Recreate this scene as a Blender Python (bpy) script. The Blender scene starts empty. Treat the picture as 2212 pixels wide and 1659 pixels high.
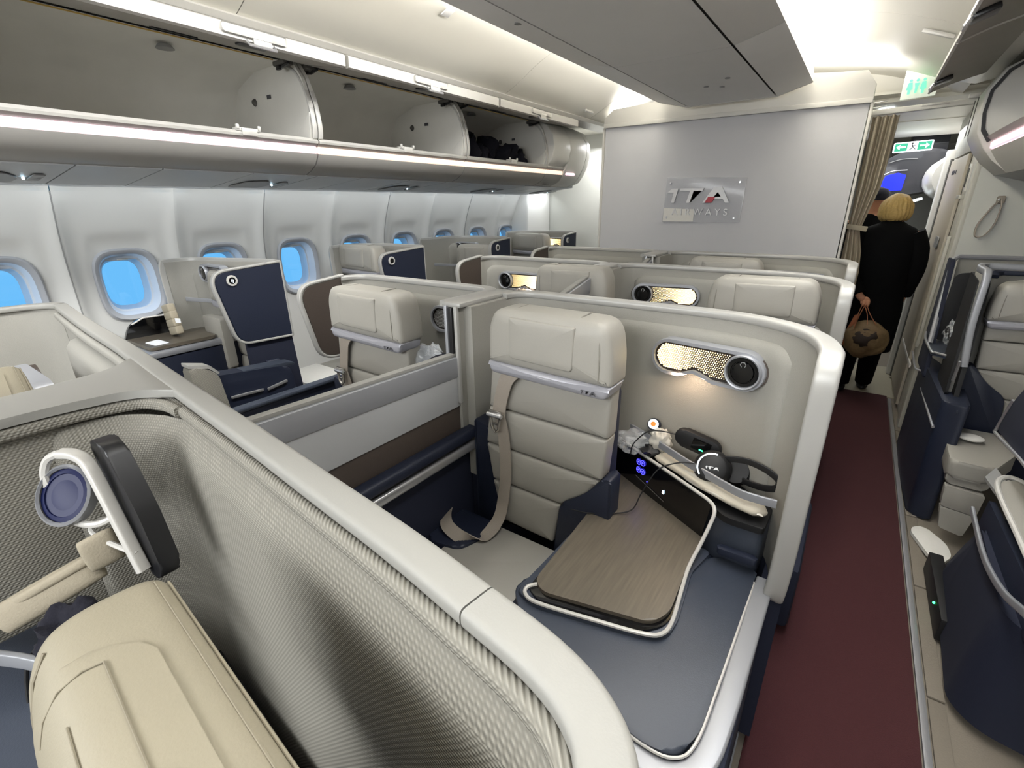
import bpy, bmesh, math, random
from math import sin, cos, pi, radians, sqrt, hypot, atan2
from mathutils import Vector as V, Matrix, noise

random.seed(4)
sc = bpy.context.scene
COL = sc.collection

# ------------------------------------------------------------------ camera
cam_data = bpy.data.cameras.new('camera')
cam = bpy.data.objects.new('camera', cam_data)
COL.objects.link(cam)
cam_data.sensor_fit = 'HORIZONTAL'
cam_data.sensor_width = 36.0
cam_data.lens = 36.0 * 1020 / 2212
cam_data.clip_start = 0.01
yaw, pitch, roll = radians(35.4), radians(20.6), radians(-0.8)
fwd = V((-sin(yaw) * cos(pitch), cos(yaw) * cos(pitch), -sin(pitch)))
rgt = V((cos(yaw), sin(yaw), 0)); up = rgt.cross(fwd)
r2 = rgt * cos(roll) + up * sin(roll); u2 = -rgt * sin(roll) + up * cos(roll)
cam.matrix_world = Matrix(((r2.x, u2.x, -fwd.x, 0), (r2.y, u2.y, -fwd.y, 0), (r2.z, u2.z, -fwd.z, 1.6), (0, 0, 0, 1)))
sc.camera = cam

# ------------------------------------------------------------------ view, sky, lights
sc.view_settings.view_transform = 'Standard'
sc.view_settings.look = 'None'
sc.view_settings.gamma = 1
sc.view_settings.use_curve_mapping = False
sc.view_settings.exposure = 1.18

w = bpy.data.worlds.new('world'); sc.world = w; w.use_nodes = True
nt = w.node_tree; bg = nt.nodes['Background']
tc = nt.nodes.new('ShaderNodeTexCoord'); sp = nt.nodes.new('ShaderNodeSeparateXYZ')
cr = nt.nodes.new('ShaderNodeValToRGB')
nt.links.new(tc.outputs['Generated'], sp.inputs[0]); nt.links.new(sp.outputs['Z'], cr.inputs[0])
cr.color_ramp.elements[0].position = 0.0; cr.color_ramp.elements[0].color = (0.085, 0.27, 0.47, 1)
cr.color_ramp.elements[1].position = 0.6; cr.color_ramp.elements[1].color = (0.055, 0.20, 0.43, 1)
nt.links.new(cr.outputs[0], bg.inputs[0]); bg.inputs[1].default_value = 1.0

def area(name, loc, rot, sx, sy, power, color=(1, 1, 1), spread=None):
    L = bpy.data.lights.new(name, 'AREA'); L.shape = 'RECTANGLE'; L.size = sx; L.size_y = sy
    L.energy = power; L.color = color
    if spread: L.spread = spread
    o = bpy.data.objects.new(name, L); COL.objects.link(o); o.location = loc; o.rotation_euler = rot
    return o

WARM = (1.0, 0.975, 0.93); COOL = (0.92, 0.97, 1.0)
area('cove_light_right', (-0.50, 1.9, 2.43), (radians(180), radians(18), 0), 0.10, 4.4, 26, WARM)
area('cove_light_left', (-1.48, 1.9, 2.43), (radians(180), radians(-18), 0), 0.10, 4.4, 18, WARM)
area('bin_cove_left', (-2.30, 2.0, 2.35), (radians(180), radians(-10), 0), 0.06, 5.0, 1.5, COOL)
area('sidewall_light', (-3.08, 2.2, 1.715), (0, radians(38), 0), 0.05, 6.0, 5, COOL)
area('fill_light_front', (-1.0, -1.7, 2.22), (radians(34), 0, 0), 2.8, 1.6, 78, (0.965, 0.985, 1.0))  # broad fill light added behind the camera
area('aisle_fill_left', (-1.62, 0.9, 2.40), (0, radians(30), 0), 0.16, 3.4, 10, (0.98, 0.99, 1.0), radians(120))  # added fill, tilted to brighten the open bins and left side
area('aisle_fill_right', (0.02, 1.2, 2.40), (0, 0, 0), 0.22, 3.2, 8, (0.98, 0.99, 1.0), radians(120))  # added fill above the right aisle
area('header_fill_right', (-0.30, 4.48, 2.36), (radians(180), 0, 0), 0.45, 0.10, 2.5, WARM)  # unseen lamp added behind the header to brighten the ceiling there
area('header_fill_left', (-1.80, 4.48, 2.33), (radians(180), 0, 0), 0.35, 0.10, 2.5, WARM)  # matching unseen lamp added behind the left of the header
area('galley_light', (0.1, 6.0, 2.15), (0, 0, 0), 1.2, 1.4, 9, (1, 1, 1))
area('galley_light_left', (-2.4, 5.0, 2.2), (0, 0, 0), 0.5, 0.4, 4, (1, 1, 1))

# ------------------------------------------------------------------ materials
def lin(h):
    h = h.lstrip('#'); c = [int(h[i:i + 2], 16) / 255 for i in (0, 2, 4)]
    return tuple((x / 12.92 if x <= 0.04045 else ((x + 0.055) / 1.055) ** 2.4) for x in c) + (1,)

MATS = {}
def mat(name, hexc, rough=0.6, metal=0.0, bump=0.0, scale=60, var=0.04, emit=None, estr=0.0, alpha=1.0, trans=0.0, coat=0.0, spec=0.5, kind='noise', hex2=None):
    m = bpy.data.materials.new(name); m.use_nodes = True; n = m.node_tree.nodes; l = m.node_tree.links
    b = n['Principled BSDF']; c = lin(hexc)
    b.inputs['Roughness'].default_value = rough; b.inputs['Metallic'].default_value = metal
    b.inputs['Coat Weight'].default_value = coat; b.inputs['Specular IOR Level'].default_value = spec
    b.inputs['Alpha'].default_value = alpha; b.inputs['Transmission Weight'].default_value = trans
    t = n.new('ShaderNodeTexCoord')
    if kind == 'wood':
        mp = n.new('ShaderNodeMapping'); mp.inputs['Scale'].default_value = (70, 4, 4); l.new(t.outputs['Object'], mp.inputs[0])
        tx = n.new('ShaderNodeTexNoise'); tx.inputs['Scale'].default_value = 2.2; tx.inputs['Detail'].default_value = 8; l.new(mp.outputs[0], tx.inputs[0])
        fac = tx.outputs['Fac']
    elif kind == 'weave':
        mp = n.new('ShaderNodeMapping'); mp.inputs['Scale'].default_value = (1, 1, 1); l.new(t.outputs['Object'], mp.inputs[0])
        sx = n.new('ShaderNodeSeparateXYZ'); l.new(mp.outputs[0], sx.inputs[0])
        def mth(op, a, bb):
            q = n.new('ShaderNodeMath'); q.operation = op
            for i, x in enumerate((a, bb)):
                if x is None: continue
                if isinstance(x, (int, float)): q.inputs[i].default_value = x
                else: l.new(x, q.inputs[i])
            return q.outputs[0]
        h = mth('MULTIPLY', mth('ADD', sx.outputs['X'], mth('MULTIPLY', sx.outputs['Y'], 0.8)), scale * .866)
        zz = mth('MULTIPLY', sx.outputs['Z'], scale * 1.3)
        z2 = mth('MULTIPLY', zz, 0.5)
        c1 = mth('COSINE', zz, None); c2 = mth('COSINE', mth('ADD', z2, h), None); c3 = mth('COSINE', mth('SUBTRACT', z2, h), None)
        fac = mth('MULTIPLY', mth('ADD', mth('ADD', mth('ADD', c1, c2), c3), 1.5), 0.2222)
    else:
        tx = n.new('ShaderNodeTexNoise'); tx.inputs['Scale'].default_value = scale; tx.inputs['Detail'].default_value = 3
        l.new(t.outputs['Object'], tx.inputs[0]); fac = tx.outputs['Fac']
    mx = n.new('ShaderNodeMix'); mx.data_type = 'RGBA'
    if hex2:
        d = lin(hex2); mx.inputs[6].default_value = d; mx.inputs[7].default_value = c
    else:
        mx.inputs[6].default_value = tuple(x * (1 - var) for x in c[:3]) + (1,)
        mx.inputs[7].default_value = tuple(min(1, x * (1 + var)) for x in c[:3]) + (1,)
    l.new(fac, mx.inputs[0]); l.new(mx.outputs[2], b.inputs['Base Color'])
    if bump:
        bp = n.new('ShaderNodeBump'); bp.inputs['Strength'].default_value = bump; bp.inputs['Distance'].default_value = 0.003
        l.new(fac, bp.inputs['Height']); l.new(bp.outputs[0], b.inputs['Normal'])
    if emit:
        b.inputs['Emission Color'].default_value = lin(emit); b.inputs['Emission Strength'].default_value = estr
    MATS[name] = m
    return m

mat('panel_white', '#cfcfcc', 0.45, scale=3, var=0.02)
mat('ceiling_white', '#dedbd1', 0.5, scale=3, var=0.02)
mat('box_grey', '#dddcda', 0.5, scale=6, var=0.03)
mat('bulkhead', '#cdcdd0', 0.7, bump=0.15, scale=300, var=0.03)
mat('bin_white', '#d3d1cb', 0.42, scale=5, var=0.02)
mat('bin_inside', '#dcdad3', 0.7, scale=8, var=0.06)
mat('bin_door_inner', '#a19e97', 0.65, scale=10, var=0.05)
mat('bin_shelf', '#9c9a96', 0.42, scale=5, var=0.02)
mat('grey_plastic', '#8f8f8e', 0.5)
mat('dark_plastic', '#1c1c1e', 0.35)
mat('psu_grey', '#aeb0b2', 0.45, scale=8, var=0.03)
mat('seam', '#55534f', 0.8)
mat('rim', '#a3a29e', 0.35, metal=0.1, scale=200, var=0.02)
mat('ledge', '#91908b', 0.55, bump=0.05, scale=500, var=0.02)
mat('shell_fabric', '#93918a', 0.85, bump=0.35, scale=420, var=0.06)
mat('weave', '#98958b', 0.9, bump=0.6, scale=1080, kind='weave', hex2='#7b786f')
mat('lining', '#8f8d86', 0.85, bump=0.3, scale=420, var=0.06)
mat('leather', '#9b9890', 0.5, bump=0.12, scale=350, var=0.03)
mat('leather_near', '#8a8371', 0.55, bump=0.12, scale=420, var=0.04)
mat('leather_side', '#88857c', 0.5, bump=0.12, scale=350, var=0.03)
mat('thread', '#7d7665', 0.8)
mat('seat_bar', '#a9a9b0', 0.35, metal=0.3)
mat('navy', '#1c2233', 0.5, bump=0.15, scale=260, var=0.08)
mat('navy_fabric', '#141a2e', 0.8, bump=0.2, scale=420, var=0.1)
mat('navy_leather', '#3a404c', 0.42, bump=0.15, scale=420, var=0.05)
mat('brown', '#443b35', 0.6, bump=0.2, scale=200, var=0.12)
mat('silver', '#c9c9cb', 0.28, metal=0.75, scale=400, var=0.02)
mat('silver_soft', '#9fa1a6', 0.38, metal=0.4, scale=400, var=0.02)
mat('white_trim', '#c4c2bd', 0.35, metal=0.1)
mat('black_gloss', '#08080a', 0.12, coat=0.5)
mat('black_soft', '#101012', 0.55)
mat('wood', '#70685b', 0.38, kind='wood', hex2='#4e483f', bump=0.08)
mat('strap', '#9b9287', 0.7, bump=0.5, scale=500, var=0.08)
mat('buckle', '#b9b5ae', 0.22, metal=0.9)
mat('carpet_red', '#451f22', 0.95, bump=0.8, scale=380, var=0.30)
mat('floor_beige', '#7c7468', 0.8, bump=0.3, scale=200, var=0.12)
mat('floor_light', '#a19b87', 0.5, scale=30, var=0.05)
mat('track', '#9a9a9c', 0.4, metal=0.4)
mat('grille', '#1c130d', 0.45)
mat('grille_lit', '#fff0c8', 0.5, emit='#ffdf9e', estr=1.7)
mat('lens', '#0c0c0d', 0.12, coat=0.6)
mat('lens_blue_reflection', '#0b1440', 0.45, spec=0.3)  # blue reflection put into the lens colour
mat('strip_pink', '#ffe8ee', 0.5, emit='#ffd6e4', estr=0.42)
mat('strip_warm', '#ffe8da', 0.5, emit='#ffdcc6', estr=0.45)
mat('yellow_line', '#c9a95c', 0.5)
mat('win_frame', '#a3a6ac', 0.4, scale=8, var=0.02)
mat('win_reveal', '#ced6df', 0.4, scale=8, var=0.02)
mat('dial', '#e9e9ea', 0.3, emit='#ffffff', estr=0.25)
mat('acrylic', '#e2e3e8', 0.2, alpha=0.45, coat=0.3)
mat('letter', '#d2d2d3', 0.4, metal=0.15)
mat('red', '#b41f33', 0.4)
mat('curtain', '#b5ab97', 0.85, bump=0.3, scale=260, var=0.08)
mat('lav_wall', '#bab8ae', 0.5, scale=5, var=0.02)
mat('lav_front', '#bcbdb7', 0.6, scale=5, var=0.02)
mat('lav_door', '#ada596', 0.5, scale=5, var=0.02)
mat('exit_green', '#0d7a5c', 0.5, emit='#0d7a5c', estr=0.5)
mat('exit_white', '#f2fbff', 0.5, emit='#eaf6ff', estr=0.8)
mat('wc_green', '#6dffa8', 0.5, emit='#62f5a2', estr=0.5)
mat('wc_panel', '#dfe6d8', 0.5, emit='#dfe6d8', estr=0.15)
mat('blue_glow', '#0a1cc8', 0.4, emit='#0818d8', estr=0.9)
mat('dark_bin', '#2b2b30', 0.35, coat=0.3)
mat('coat', '#050506', 0.9, spec=0.15)
mat('skin', '#c08a6c', 0.55, bump=0.1, scale=200)
mat('hair', '#b3965a', 0.6, bump=0.8, scale=90, var=0.28)
mat('hair_dark', '#1a1412', 0.7)
mat('bag_tan', '#6f5a3c', 0.6, bump=0.5, scale=60, var=0.3)
mat('bag_dark', '#2c2118', 0.6, bump=0.3, scale=60, var=0.2)
mat('bag_orange', '#9a5a34', 0.55)
mat('blanket_navy', '#0f0f1c', 0.95, bump=0.8, scale=90, var=0.25)
mat('blanket_white', '#b5ae9f', 0.9, bump=0.6, scale=60, var=0.08)
mat('poly', '#dfe3e6', 0.12, alpha=0.33, coat=0.8, bump=1.0, scale=26, var=0.15)
mat('poly_pale', '#e3ded2', 0.16, alpha=0.75, coat=0.8, bump=1.0, scale=26, var=0.12)
mat('white_cloth', '#dedcd6', 0.8, bump=0.3, scale=60)
mat('pouch', '#9f9683', 0.8, bump=0.3, scale=300, var=0.06)
mat('paper', '#f0f1f4', 0.7)
mat('orange', '#f08a1c', 0.5)
mat('led_green', '#30ff80', 0.5, emit='#30ff80', estr=4.0)
mat('led_blue', '#3c3cff', 0.5, emit='#3f3cff', estr=2.0)
mat('led_white', '#dff4ff', 0.5, emit='#cfeeff', estr=3.0)
mat('logo_ink', '#4e4e52', 0.5)

# window pane: slightly reflective clear glass
gm = bpy.data.materials.new('pane_glass'); gm.use_nodes = True
_n = gm.node_tree.nodes; _l = gm.node_tree.links
for x in list(_n): _n.remove(x)
_o = _n.new('ShaderNodeOutputMaterial'); _t = _n.new('ShaderNodeBsdfTransparent'); _g = _n.new('ShaderNodeBsdfGlossy'); _m = _n.new('ShaderNodeMixShader')
_t.inputs[0].default_value = (0.93, 0.97, 1, 1); _g.inputs['Roughness'].default_value = 0.05; _m.inputs[0].default_value = 0.05
_l.new(_t.outputs[0], _m.inputs[1]); _l.new(_g.outputs[0], _m.inputs[2]); _l.new(_m.outputs[0], _o.inputs[0])
MATS['pane_glass'] = gm

# ------------------------------------------------------------------ helpers
XF = [Matrix.Identity(4)]
ORG = {}

def mesh_obj(name, verts, faces, m, parent=None, smooth=35, kind=None, label=None, mirror_ok=True):
    X = XF[0]; off = ORG.get(parent.name, V((0, 0, 0))) if parent else V((0, 0, 0))
    me = bpy.data.meshes.new(name)
    vs = [X @ V(v) - off for v in verts]
    if X.determinant() < 0: faces = [tuple(reversed(f)) for f in faces]
    me.from_pydata([tuple(v) for v in vs], [], faces); me.update()
    me.materials.append(MATS[m])
    if smooth:
        me.polygons.foreach_set('use_smooth', [len(p.vertices) < 7 for p in me.polygons]); me.set_sharp_from_angle(angle=radians(smooth))
    o = bpy.data.objects.new(name, me); COL.objects.link(o)
    if parent: o.parent = parent; ORG[o.name] = off
    if kind: o['kind'] = kind
    if label: o['label'] = label
    return o

def bm_obj(name, bm, m, parent=None, **k):
    bmesh.ops.recalc_face_normals(bm, faces=bm.faces)
    bm.verts.index_update()
    vs = [tuple(v.co) for v in bm.verts]; fs = [tuple(v.index for v in f.verts) for f in bm.faces]; bm.free()
    return mesh_obj(name, vs, fs, m, parent, **k)

def thing(name, label, cat, loc=(0, 0, 0), group=None, kind=None):
    o = bpy.data.objects.new(name, None); COL.objects.link(o); o.empty_display_size = 0.05
    p = XF[0] @ V(loc); o.location = p; ORG[o.name] = p
    if label: o['label'] = label
    if cat: o['category'] = cat
    if group: o['group'] = group
    if kind: o['kind'] = kind
    return o

def tag(o, label=None, cat=None, group=None, kind=None):
    for k, v in (('label', label), ('category', cat), ('group', group), ('kind', kind)):
        if v: o[k] = v
    return o

def box_bm(bm, c, s, bev=0.0, seg=2, rot=None):
    r = bmesh.ops.create_cube(bm, size=1.0); vs = r['verts']
    for v in vs: v.co = V((v.co.x * s[0], v.co.y * s[1], v.co.z * s[2]))
    if bev:
        es = list({e for v in vs for e in v.link_edges})
        rr = bmesh.ops.bevel(bm, geom=es, offset=bev, segments=seg, affect='EDGES', profile=0.5)
        vs = list({v for f in rr['faces'] for v in f.verts} | {v for v in vs if v.is_valid})
    M = Matrix.Translation(V(c)) @ (rot.to_4x4() if rot else Matrix.Identity(4))
    for v in vs: v.co = M @ v.co
    return vs

def box(name, c, s, m, parent=None, bev=0.004, seg=2, rot=None, **k):
    bm = bmesh.new(); box_bm(bm, c, s, bev, seg, rot); return bm_obj(name, bm, m, parent, **k)

def rnd(pts, r, seg=5):
    """round the corners of a polygon; r a number or a list"""
    out = []; n = len(pts)
    for i, p in enumerate(pts):
        rr = r[i] if isinstance(r, (list, tuple)) else r
        p = V(p); a = V(pts[i - 1]) - p; b = V(pts[(i + 1) % n]) - p
        if rr <= 0 or a.length < 1e-6 or b.length < 1e-6: out.append(p); continue
        d = min(rr, a.length * 0.49, b.length * 0.49); q0 = p + a.normalized() * d; q1 = p + b.normalized() * d
        for k in range(seg + 1):
            t = k / seg; out.append(q0 * (1 - t) ** 2 + p * 2 * t * (1 - t) + q1 * t * t)
    return out

def slab_bm(bm, poly, nrm, th, bev=0.0, seg=2):
    """poly: 3d points in order; extruded by th along nrm"""
    nrm = V(nrm).normalized(); a = [bm.verts.new(V(p)) for p in poly]; b = [bm.verts.new(V(p) + nrm * th) for p in poly]
    f0 = bm.faces.new(a); f1 = bm.faces.new(list(reversed(b))); n = len(a)
    for i in range(n): bm.faces.new((a[i], b[i], b[(i + 1) % n], a[(i + 1) % n]))
    if bev:
        es = list(f0.edges) + list(f1.edges)
        bmesh.ops.bevel(bm, geom=es, offset=bev, segments=seg, affect='EDGES', profile=0.5)

def slab(name, poly, nrm, th, m, parent=None, bev=0.0, seg=2, **k):
    bm = bmesh.new(); slab_bm(bm, poly, nrm, th, bev, seg); return bm_obj(name, bm, m, parent, **k)

def frames(path, up, closed=False):
    P = [V(p) for p in path]; n = len(P); T = []
    for i in range(n):
        if closed: t = P[(i + 1) % n] - P[i - 1]
        else: t = P[min(i + 1, n - 1)] - P[max(i - 1, 0)]
        T.append(t.normalized())
    fr = []; u = V(up)
    for i in range(n):
        u = (u - T[i] * u.dot(T[i]))
        if u.length < 1e-6: u = V((0, 1, 0)) - T[i] * T[i].y
        u.normalize(); fr.append((P[i], T[i].cross(u), u.copy()))
    return fr

def sweep(name, path, prof, m, parent=None, up=(0, 0, 1), closed=False, fixed_up=False, **k):
    """prof: list of (side, up) ring"""
    fr = frames(path, up, closed)
    if fixed_up:
        U = V(up); fr2 = []
        for (p, s, u) in fr:
            fr2.append((p, s, U))
        fr = fr2
    vs = []; fs = []; n = len(prof); L = len(fr)
    for (p, s, u) in fr:
        for (a, b) in prof: vs.append(p + s * a + u * b)
    for i in range(L if closed else L - 1):
        j = (i + 1) % L
        for q in range(n): fs.append((i * n + q, i * n + (q + 1) % n, j * n + (q + 1) % n, j * n + q))
    if not closed:
        fs.append(tuple(range(n - 1, -1, -1))); fs.append(tuple((L - 1) * n + q for q in range(n)))
    bm = bmesh.new(); bv = [bm.verts.new(v) for v in vs]
    for f in fs:
        try: bm.faces.new([bv[i] for i in f])
        except ValueError: pass
    return bm_obj(name, bm, m, parent, **k)

def rprof(wd, h, r=0.006, c=(0, 0), seg=3):
    return [(p.x + c[0], p.y + c[1]) for p in rnd([V((-wd / 2, -h / 2, 0)), V((wd / 2, -h / 2, 0)), V((wd / 2, h / 2, 0)), V((-wd / 2, h / 2, 0))], r, seg)]

def circ(r, n=8): return [(r * cos(2 * pi * i / n), r * sin(2 * pi * i / n)) for i in range(n)]

def tube(name, path, r, m, parent=None, n=8, up=(0, 0, 1), closed=False, **k):
    return sweep(name, path, circ(r, n), m, parent, up=up, closed=closed, **k)

def arc(c, r, a0, a1, n=8, z=0.0):
    return [V((c[0] + r * cos(radians(a0 + (a1 - a0) * i / n)), c[1] + r * sin(radians(a0 + (a1 - a0) * i / n)), z)) for i in range(n + 1)]

def smooth_path(pts, n=6):
    P = [V(p) for p in pts]; out = []
    for i in range(len(P) - 1):
        p0 = P[max(i - 1, 0)]; p1 = P[i]; p2 = P[i + 1]; p3 = P[min(i + 2, len(P) - 1)]
        for k in range(n):
            t = k / n
            out.append(0.5 * ((2 * p1) + (p2 - p0) * t + (2 * p0 - 5 * p1 + 4 * p2 - p3) * t * t + (3 * p1 - p0 - 3 * p2 + p3) * t ** 3))
    out.append(P[-1]); return out

def loft(name, rings, m, parent=None, caps=True, closed=True, **k):
    vs = []; fs = []; n = len(rings[0])
    for r in rings: vs += [V(p) for p in r]
    for i in range(len(rings) - 1):
        for q in range(n if closed else n - 1):
            fs.append((i * n + q, i * n + (q + 1) % n, (i + 1) * n + (q + 1) % n, (i + 1) * n + q))
    if caps: fs.append(tuple(range(n - 1, -1, -1))); fs.append(tuple((len(rings) - 1) * n + q for q in range(n)))
    bm = bmesh.new(); bv = [bm.verts.new(v) for v in vs]
    for f in fs:
        try: bm.faces.new([bv[i] for i in f])
        except ValueError: pass
    return bm_obj(name, bm, m, parent, **k)

def puff(name, c, ux, uy, un, wx, wy, th, m, parent=None, p=4.0, nx=14, ny=14, warp=None, crease=None, **k):
    """soft cushion: a rounded rectangle domed towards un"""
    c = V(c); ux = V(ux).normalized(); uy = V(uy).normalized(); un = V(un).normalized(); vs = []; fs = []
    def sq(a, b):
        return a * (1 - 0.06 * abs(b) ** 3), b * (1 - 0.06 * abs(a) ** 3)
    for side in (1, -1):
        for j in range(ny + 1):
            for i in range(nx + 1):
                a = sin((2 * i / nx - 1) * pi / 2); b = sin((2 * j / ny - 1) * pi / 2)
                h = (max(0, 1 - abs(a) ** p) * max(0, 1 - abs(b) ** p)) ** (1 / p)
                if crease: h *= crease(a, b)
                a2, b2 = sq(a, b)
                v = c + ux * a2 * wx / 2 + uy * b2 * wy / 2 + un * (side * h * th / 2)
                if warp: v = warp(v, a, b)
                vs.append(v)
    N = (nx + 1) * (ny + 1)
    for s in (0, 1):
        for j in range(ny):
            for i in range(nx):
                q = (s * N + j * (nx + 1) + i, s * N + j * (nx + 1) + i + 1, s * N + (j + 1) * (nx + 1) + i + 1, s * N + (j + 1) * (nx + 1) + i)
                fs.append(q if s == 0 else tuple(reversed(q)))
    bm = bmesh.new(); bv = [bm.verts.new(v) for v in vs]
    for f in fs: bm.faces.new([bv[i] for i in f])
    bmesh.ops.remove_doubles(bm, verts=bm.verts, dist=0.0004)
    return bm_obj(name, bm, m, parent, smooth=60, **k)

def lump(name, c, s, m, parent=None, amp=0.25, freq=3.0, sub=4, seed=0, rot=None, **k):
    bm = bmesh.new(); bmesh.ops.create_icosphere(bm, subdivisions=sub, radius=1.0)
    for v in bm.verts:
        d = noise.fractal(v.co * freq + V((seed * 7.1, seed * 3.3, 0)), 1.0, 2.0, 3)
        v.co *= 1 + amp * d
        q = V((v.co.x * s[0], v.co.y * s[1], v.co.z * s[2]))
        if rot: q = rot @ q
        v.co = q + V(c)
    return bm_obj(name, bm, m, parent, smooth=50, **k)

def text(name, body, size, M, m, parent=None, ext=0.001):
    cu = bpy.data.curves.new(name, 'FONT'); cu.body = body; cu.size = size; cu.extrude = ext; cu.align_x = 'CENTER'; cu.align_y = 'CENTER'
    o = bpy.data.objects.new('tmp', cu); COL.objects.link(o)
    dg = bpy.context.evaluated_depsgraph_get(); dg.update(); me = o.evaluated_get(dg).to_mesh()
    vs = [M @ v.co for v in me.vertices]; fs = [tuple(p.vertices) for p in me.polygons]
    o.to_mesh_clear(); COL.objects.unlink(o); bpy.data.objects.remove(o)
    keep = XF[0]; XF[0] = Matrix.Identity(4); r = mesh_obj(name, vs, fs, m, parent, smooth=0); XF[0] = keep
    return r

def axes(o, x, y):
    """matrix whose local x,y run along x,y at o"""
    x = V(x).normalized(); y = V(y).normalized(); z = x.cross(y); M = Matrix.Identity(4)
    for i in range(3): M[i][0] = x[i]; M[i][1] = y[i]; M[i][2] = z[i]; M[i][3] = o[i]
    return M

# the lettering of the emblem: polygons in a 0..390 x 0..92 field
EMB = [[(0, 60), (30, 86), (72, 86), (52, 0), (32, 0), (44, 62), (12, 62)],
       [(86, 86), (232, 86), (226, 70), (170, 70), (152, 0), (130, 0), (148, 70), (84, 70)],
       [(232, 0), (268, 0), (318, 62), (340, 34), (306, 34), (300, 22), (352, 22), (368, 0), (392, 0), (340, 92), (292, 92)]]
EMB_RED = [(246, 0), (286, 0), (308, 34), (264, 34)]
def emblem(M, s, m, parent, ext=0.002, red=True):
    """letters as raised pieces; M maps the field (x,y) to the place"""
    for poly in EMB:
        bm = bmesh.new(); a = [bm.verts.new(M @ V((p[0] * s, p[1] * s, 0))) for p in poly]; b = [bm.verts.new(M @ V((p[0] * s, p[1] * s, ext))) for p in poly]
        bm.faces.new(a); bm.faces.new(list(reversed(b)))
        for i in range(len(a)): bm.faces.new((a[i], b[i], b[(i + 1) % len(a)], a[(i + 1) % len(a)]))
        bmesh.ops.triangulate(bm, faces=bm.faces)
        keep = XF[0]; XF[0] = Matrix.Identity(4); bm_obj('letter', bm, m, parent, smooth=0); XF[0] = keep
    if red:
        keep = XF[0]; XF[0] = Matrix.Identity(4)
        slab('red_accent', [M @ V((p[0] * s, p[1] * s, 0)) for p in EMB_RED], M.to_3x3() @ V((0, 0, 1)), ext * 1.3, 'red', parent, smooth=0)
        XF[0] = keep

# ================================================================== THE SETTING
CX = -0.98
fl = box('floor', (CX, 3.0, -0.06), (5.4, 12.4, 0.1), 'floor_beige', bev=0); tag(fl, kind='structure')
for i in range(8):   # the loose floor covers beside the aisle
    box('floor_panel', (0.492 + 0.028, 0.2 + 0.62 * i, -0.006), (0.048, 0.61, 0.012), 'floor_beige', fl, bev=0.003)
box('floor_panel', (0.25, 5.5, -0.006), (0.6, 1.0, 0.012), 'floor_light', fl, bev=0.003)
tr = box('trim_1', (0.478, 1.6, 0.000), (0.022, 6.7, 0.012), 'track', bev=0.003); tag(tr, kind='structure')
cp = box('aisle_carpet', (0.235, 1.95, -0.004), (0.455, 6.15, 0.012), 'carpet_red', bev=0.003)
tag(cp, 'dark red carpet running along the right aisle floor', 'carpet')

rf = box('ceiling_roof', (CX, 3.0, 2.68), (5.4, 12.4, 0.04), 'ceiling_white', bev=0); tag(rf, kind='structure')
for xx in (-3.62, 1.66):
    pass

# ---- sidewall with its windows
def wx(z, y=None):
    pts = [(-0.1, -3.10), (0.35, -3.30), (0.8, -3.39), (1.2, -3.40), (1.45, -3.37), (1.75, -3.24), (1.9, -3.14)]
    k = 0
    while k < len(pts) - 2 and z > pts[k + 1][0]: k += 1
    def sl(i):
        i0 = max(i - 1, 0); i1 = min(i + 1, len(pts) - 1); return (pts[i1][1] - pts[i0][1]) / (pts[i1][0] - pts[i0][0])
    h_ = pts[k + 1][0] - pts[k][0]; t = (z - pts[k][0]) / h_
    x = (2 * t ** 3 - 3 * t * t + 1) * pts[k][1] + (t ** 3 - 2 * t * t + t) * h_ * sl(k) + (-2 * t ** 3 + 3 * t * t) * pts[k + 1][1] + (t ** 3 - t * t) * h_ * sl(k + 1)
    if y is not None:
        ph = (y - 0.726) / 0.529                         # soft pillars between the windows
        d = abs(ph - round(ph)); x += 0.042 * math.exp(-(d / 0.075) ** 2) * min(1, max(0, (z - 0.3) / 0.6))
    return x

WY = [0.99 + 0.529 * k for k in range(-2, 8)]
WZ = 1.205
def rrect(cy, cz, a, b, r, n=40):
    """n points of a rounded rectangle (superellipse) in the y-z plane"""
    out = []
    for i in range(n):
        t = 2 * pi * (i + 0.5) / n; e = 2.0 / r
        out.append((cy + a * math.copysign(abs(cos(t)) ** e, cos(t)), cz + b * math.copysign(abs(sin(t)) ** e, sin(t))))
    return out
def rect_ring(y0, y1, z0, z1, cy, cz, n=40):
    out = []
    for i in range(n):
        t = 2 * pi * (i + 0.5) / n; dx, dz = cos(t), sin(t)
        k = min(((y1 - cy) if dx > 0 else (y0 - cy)) / dx if abs(dx) > 1e-6 else 9, ((z1 - cz) if dz > 0 else (z0 - cz)) / dz if abs(dz) > 1e-6 else 9)
        out.append((cy + dx * k, cz + dz * k))
    return out

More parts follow.
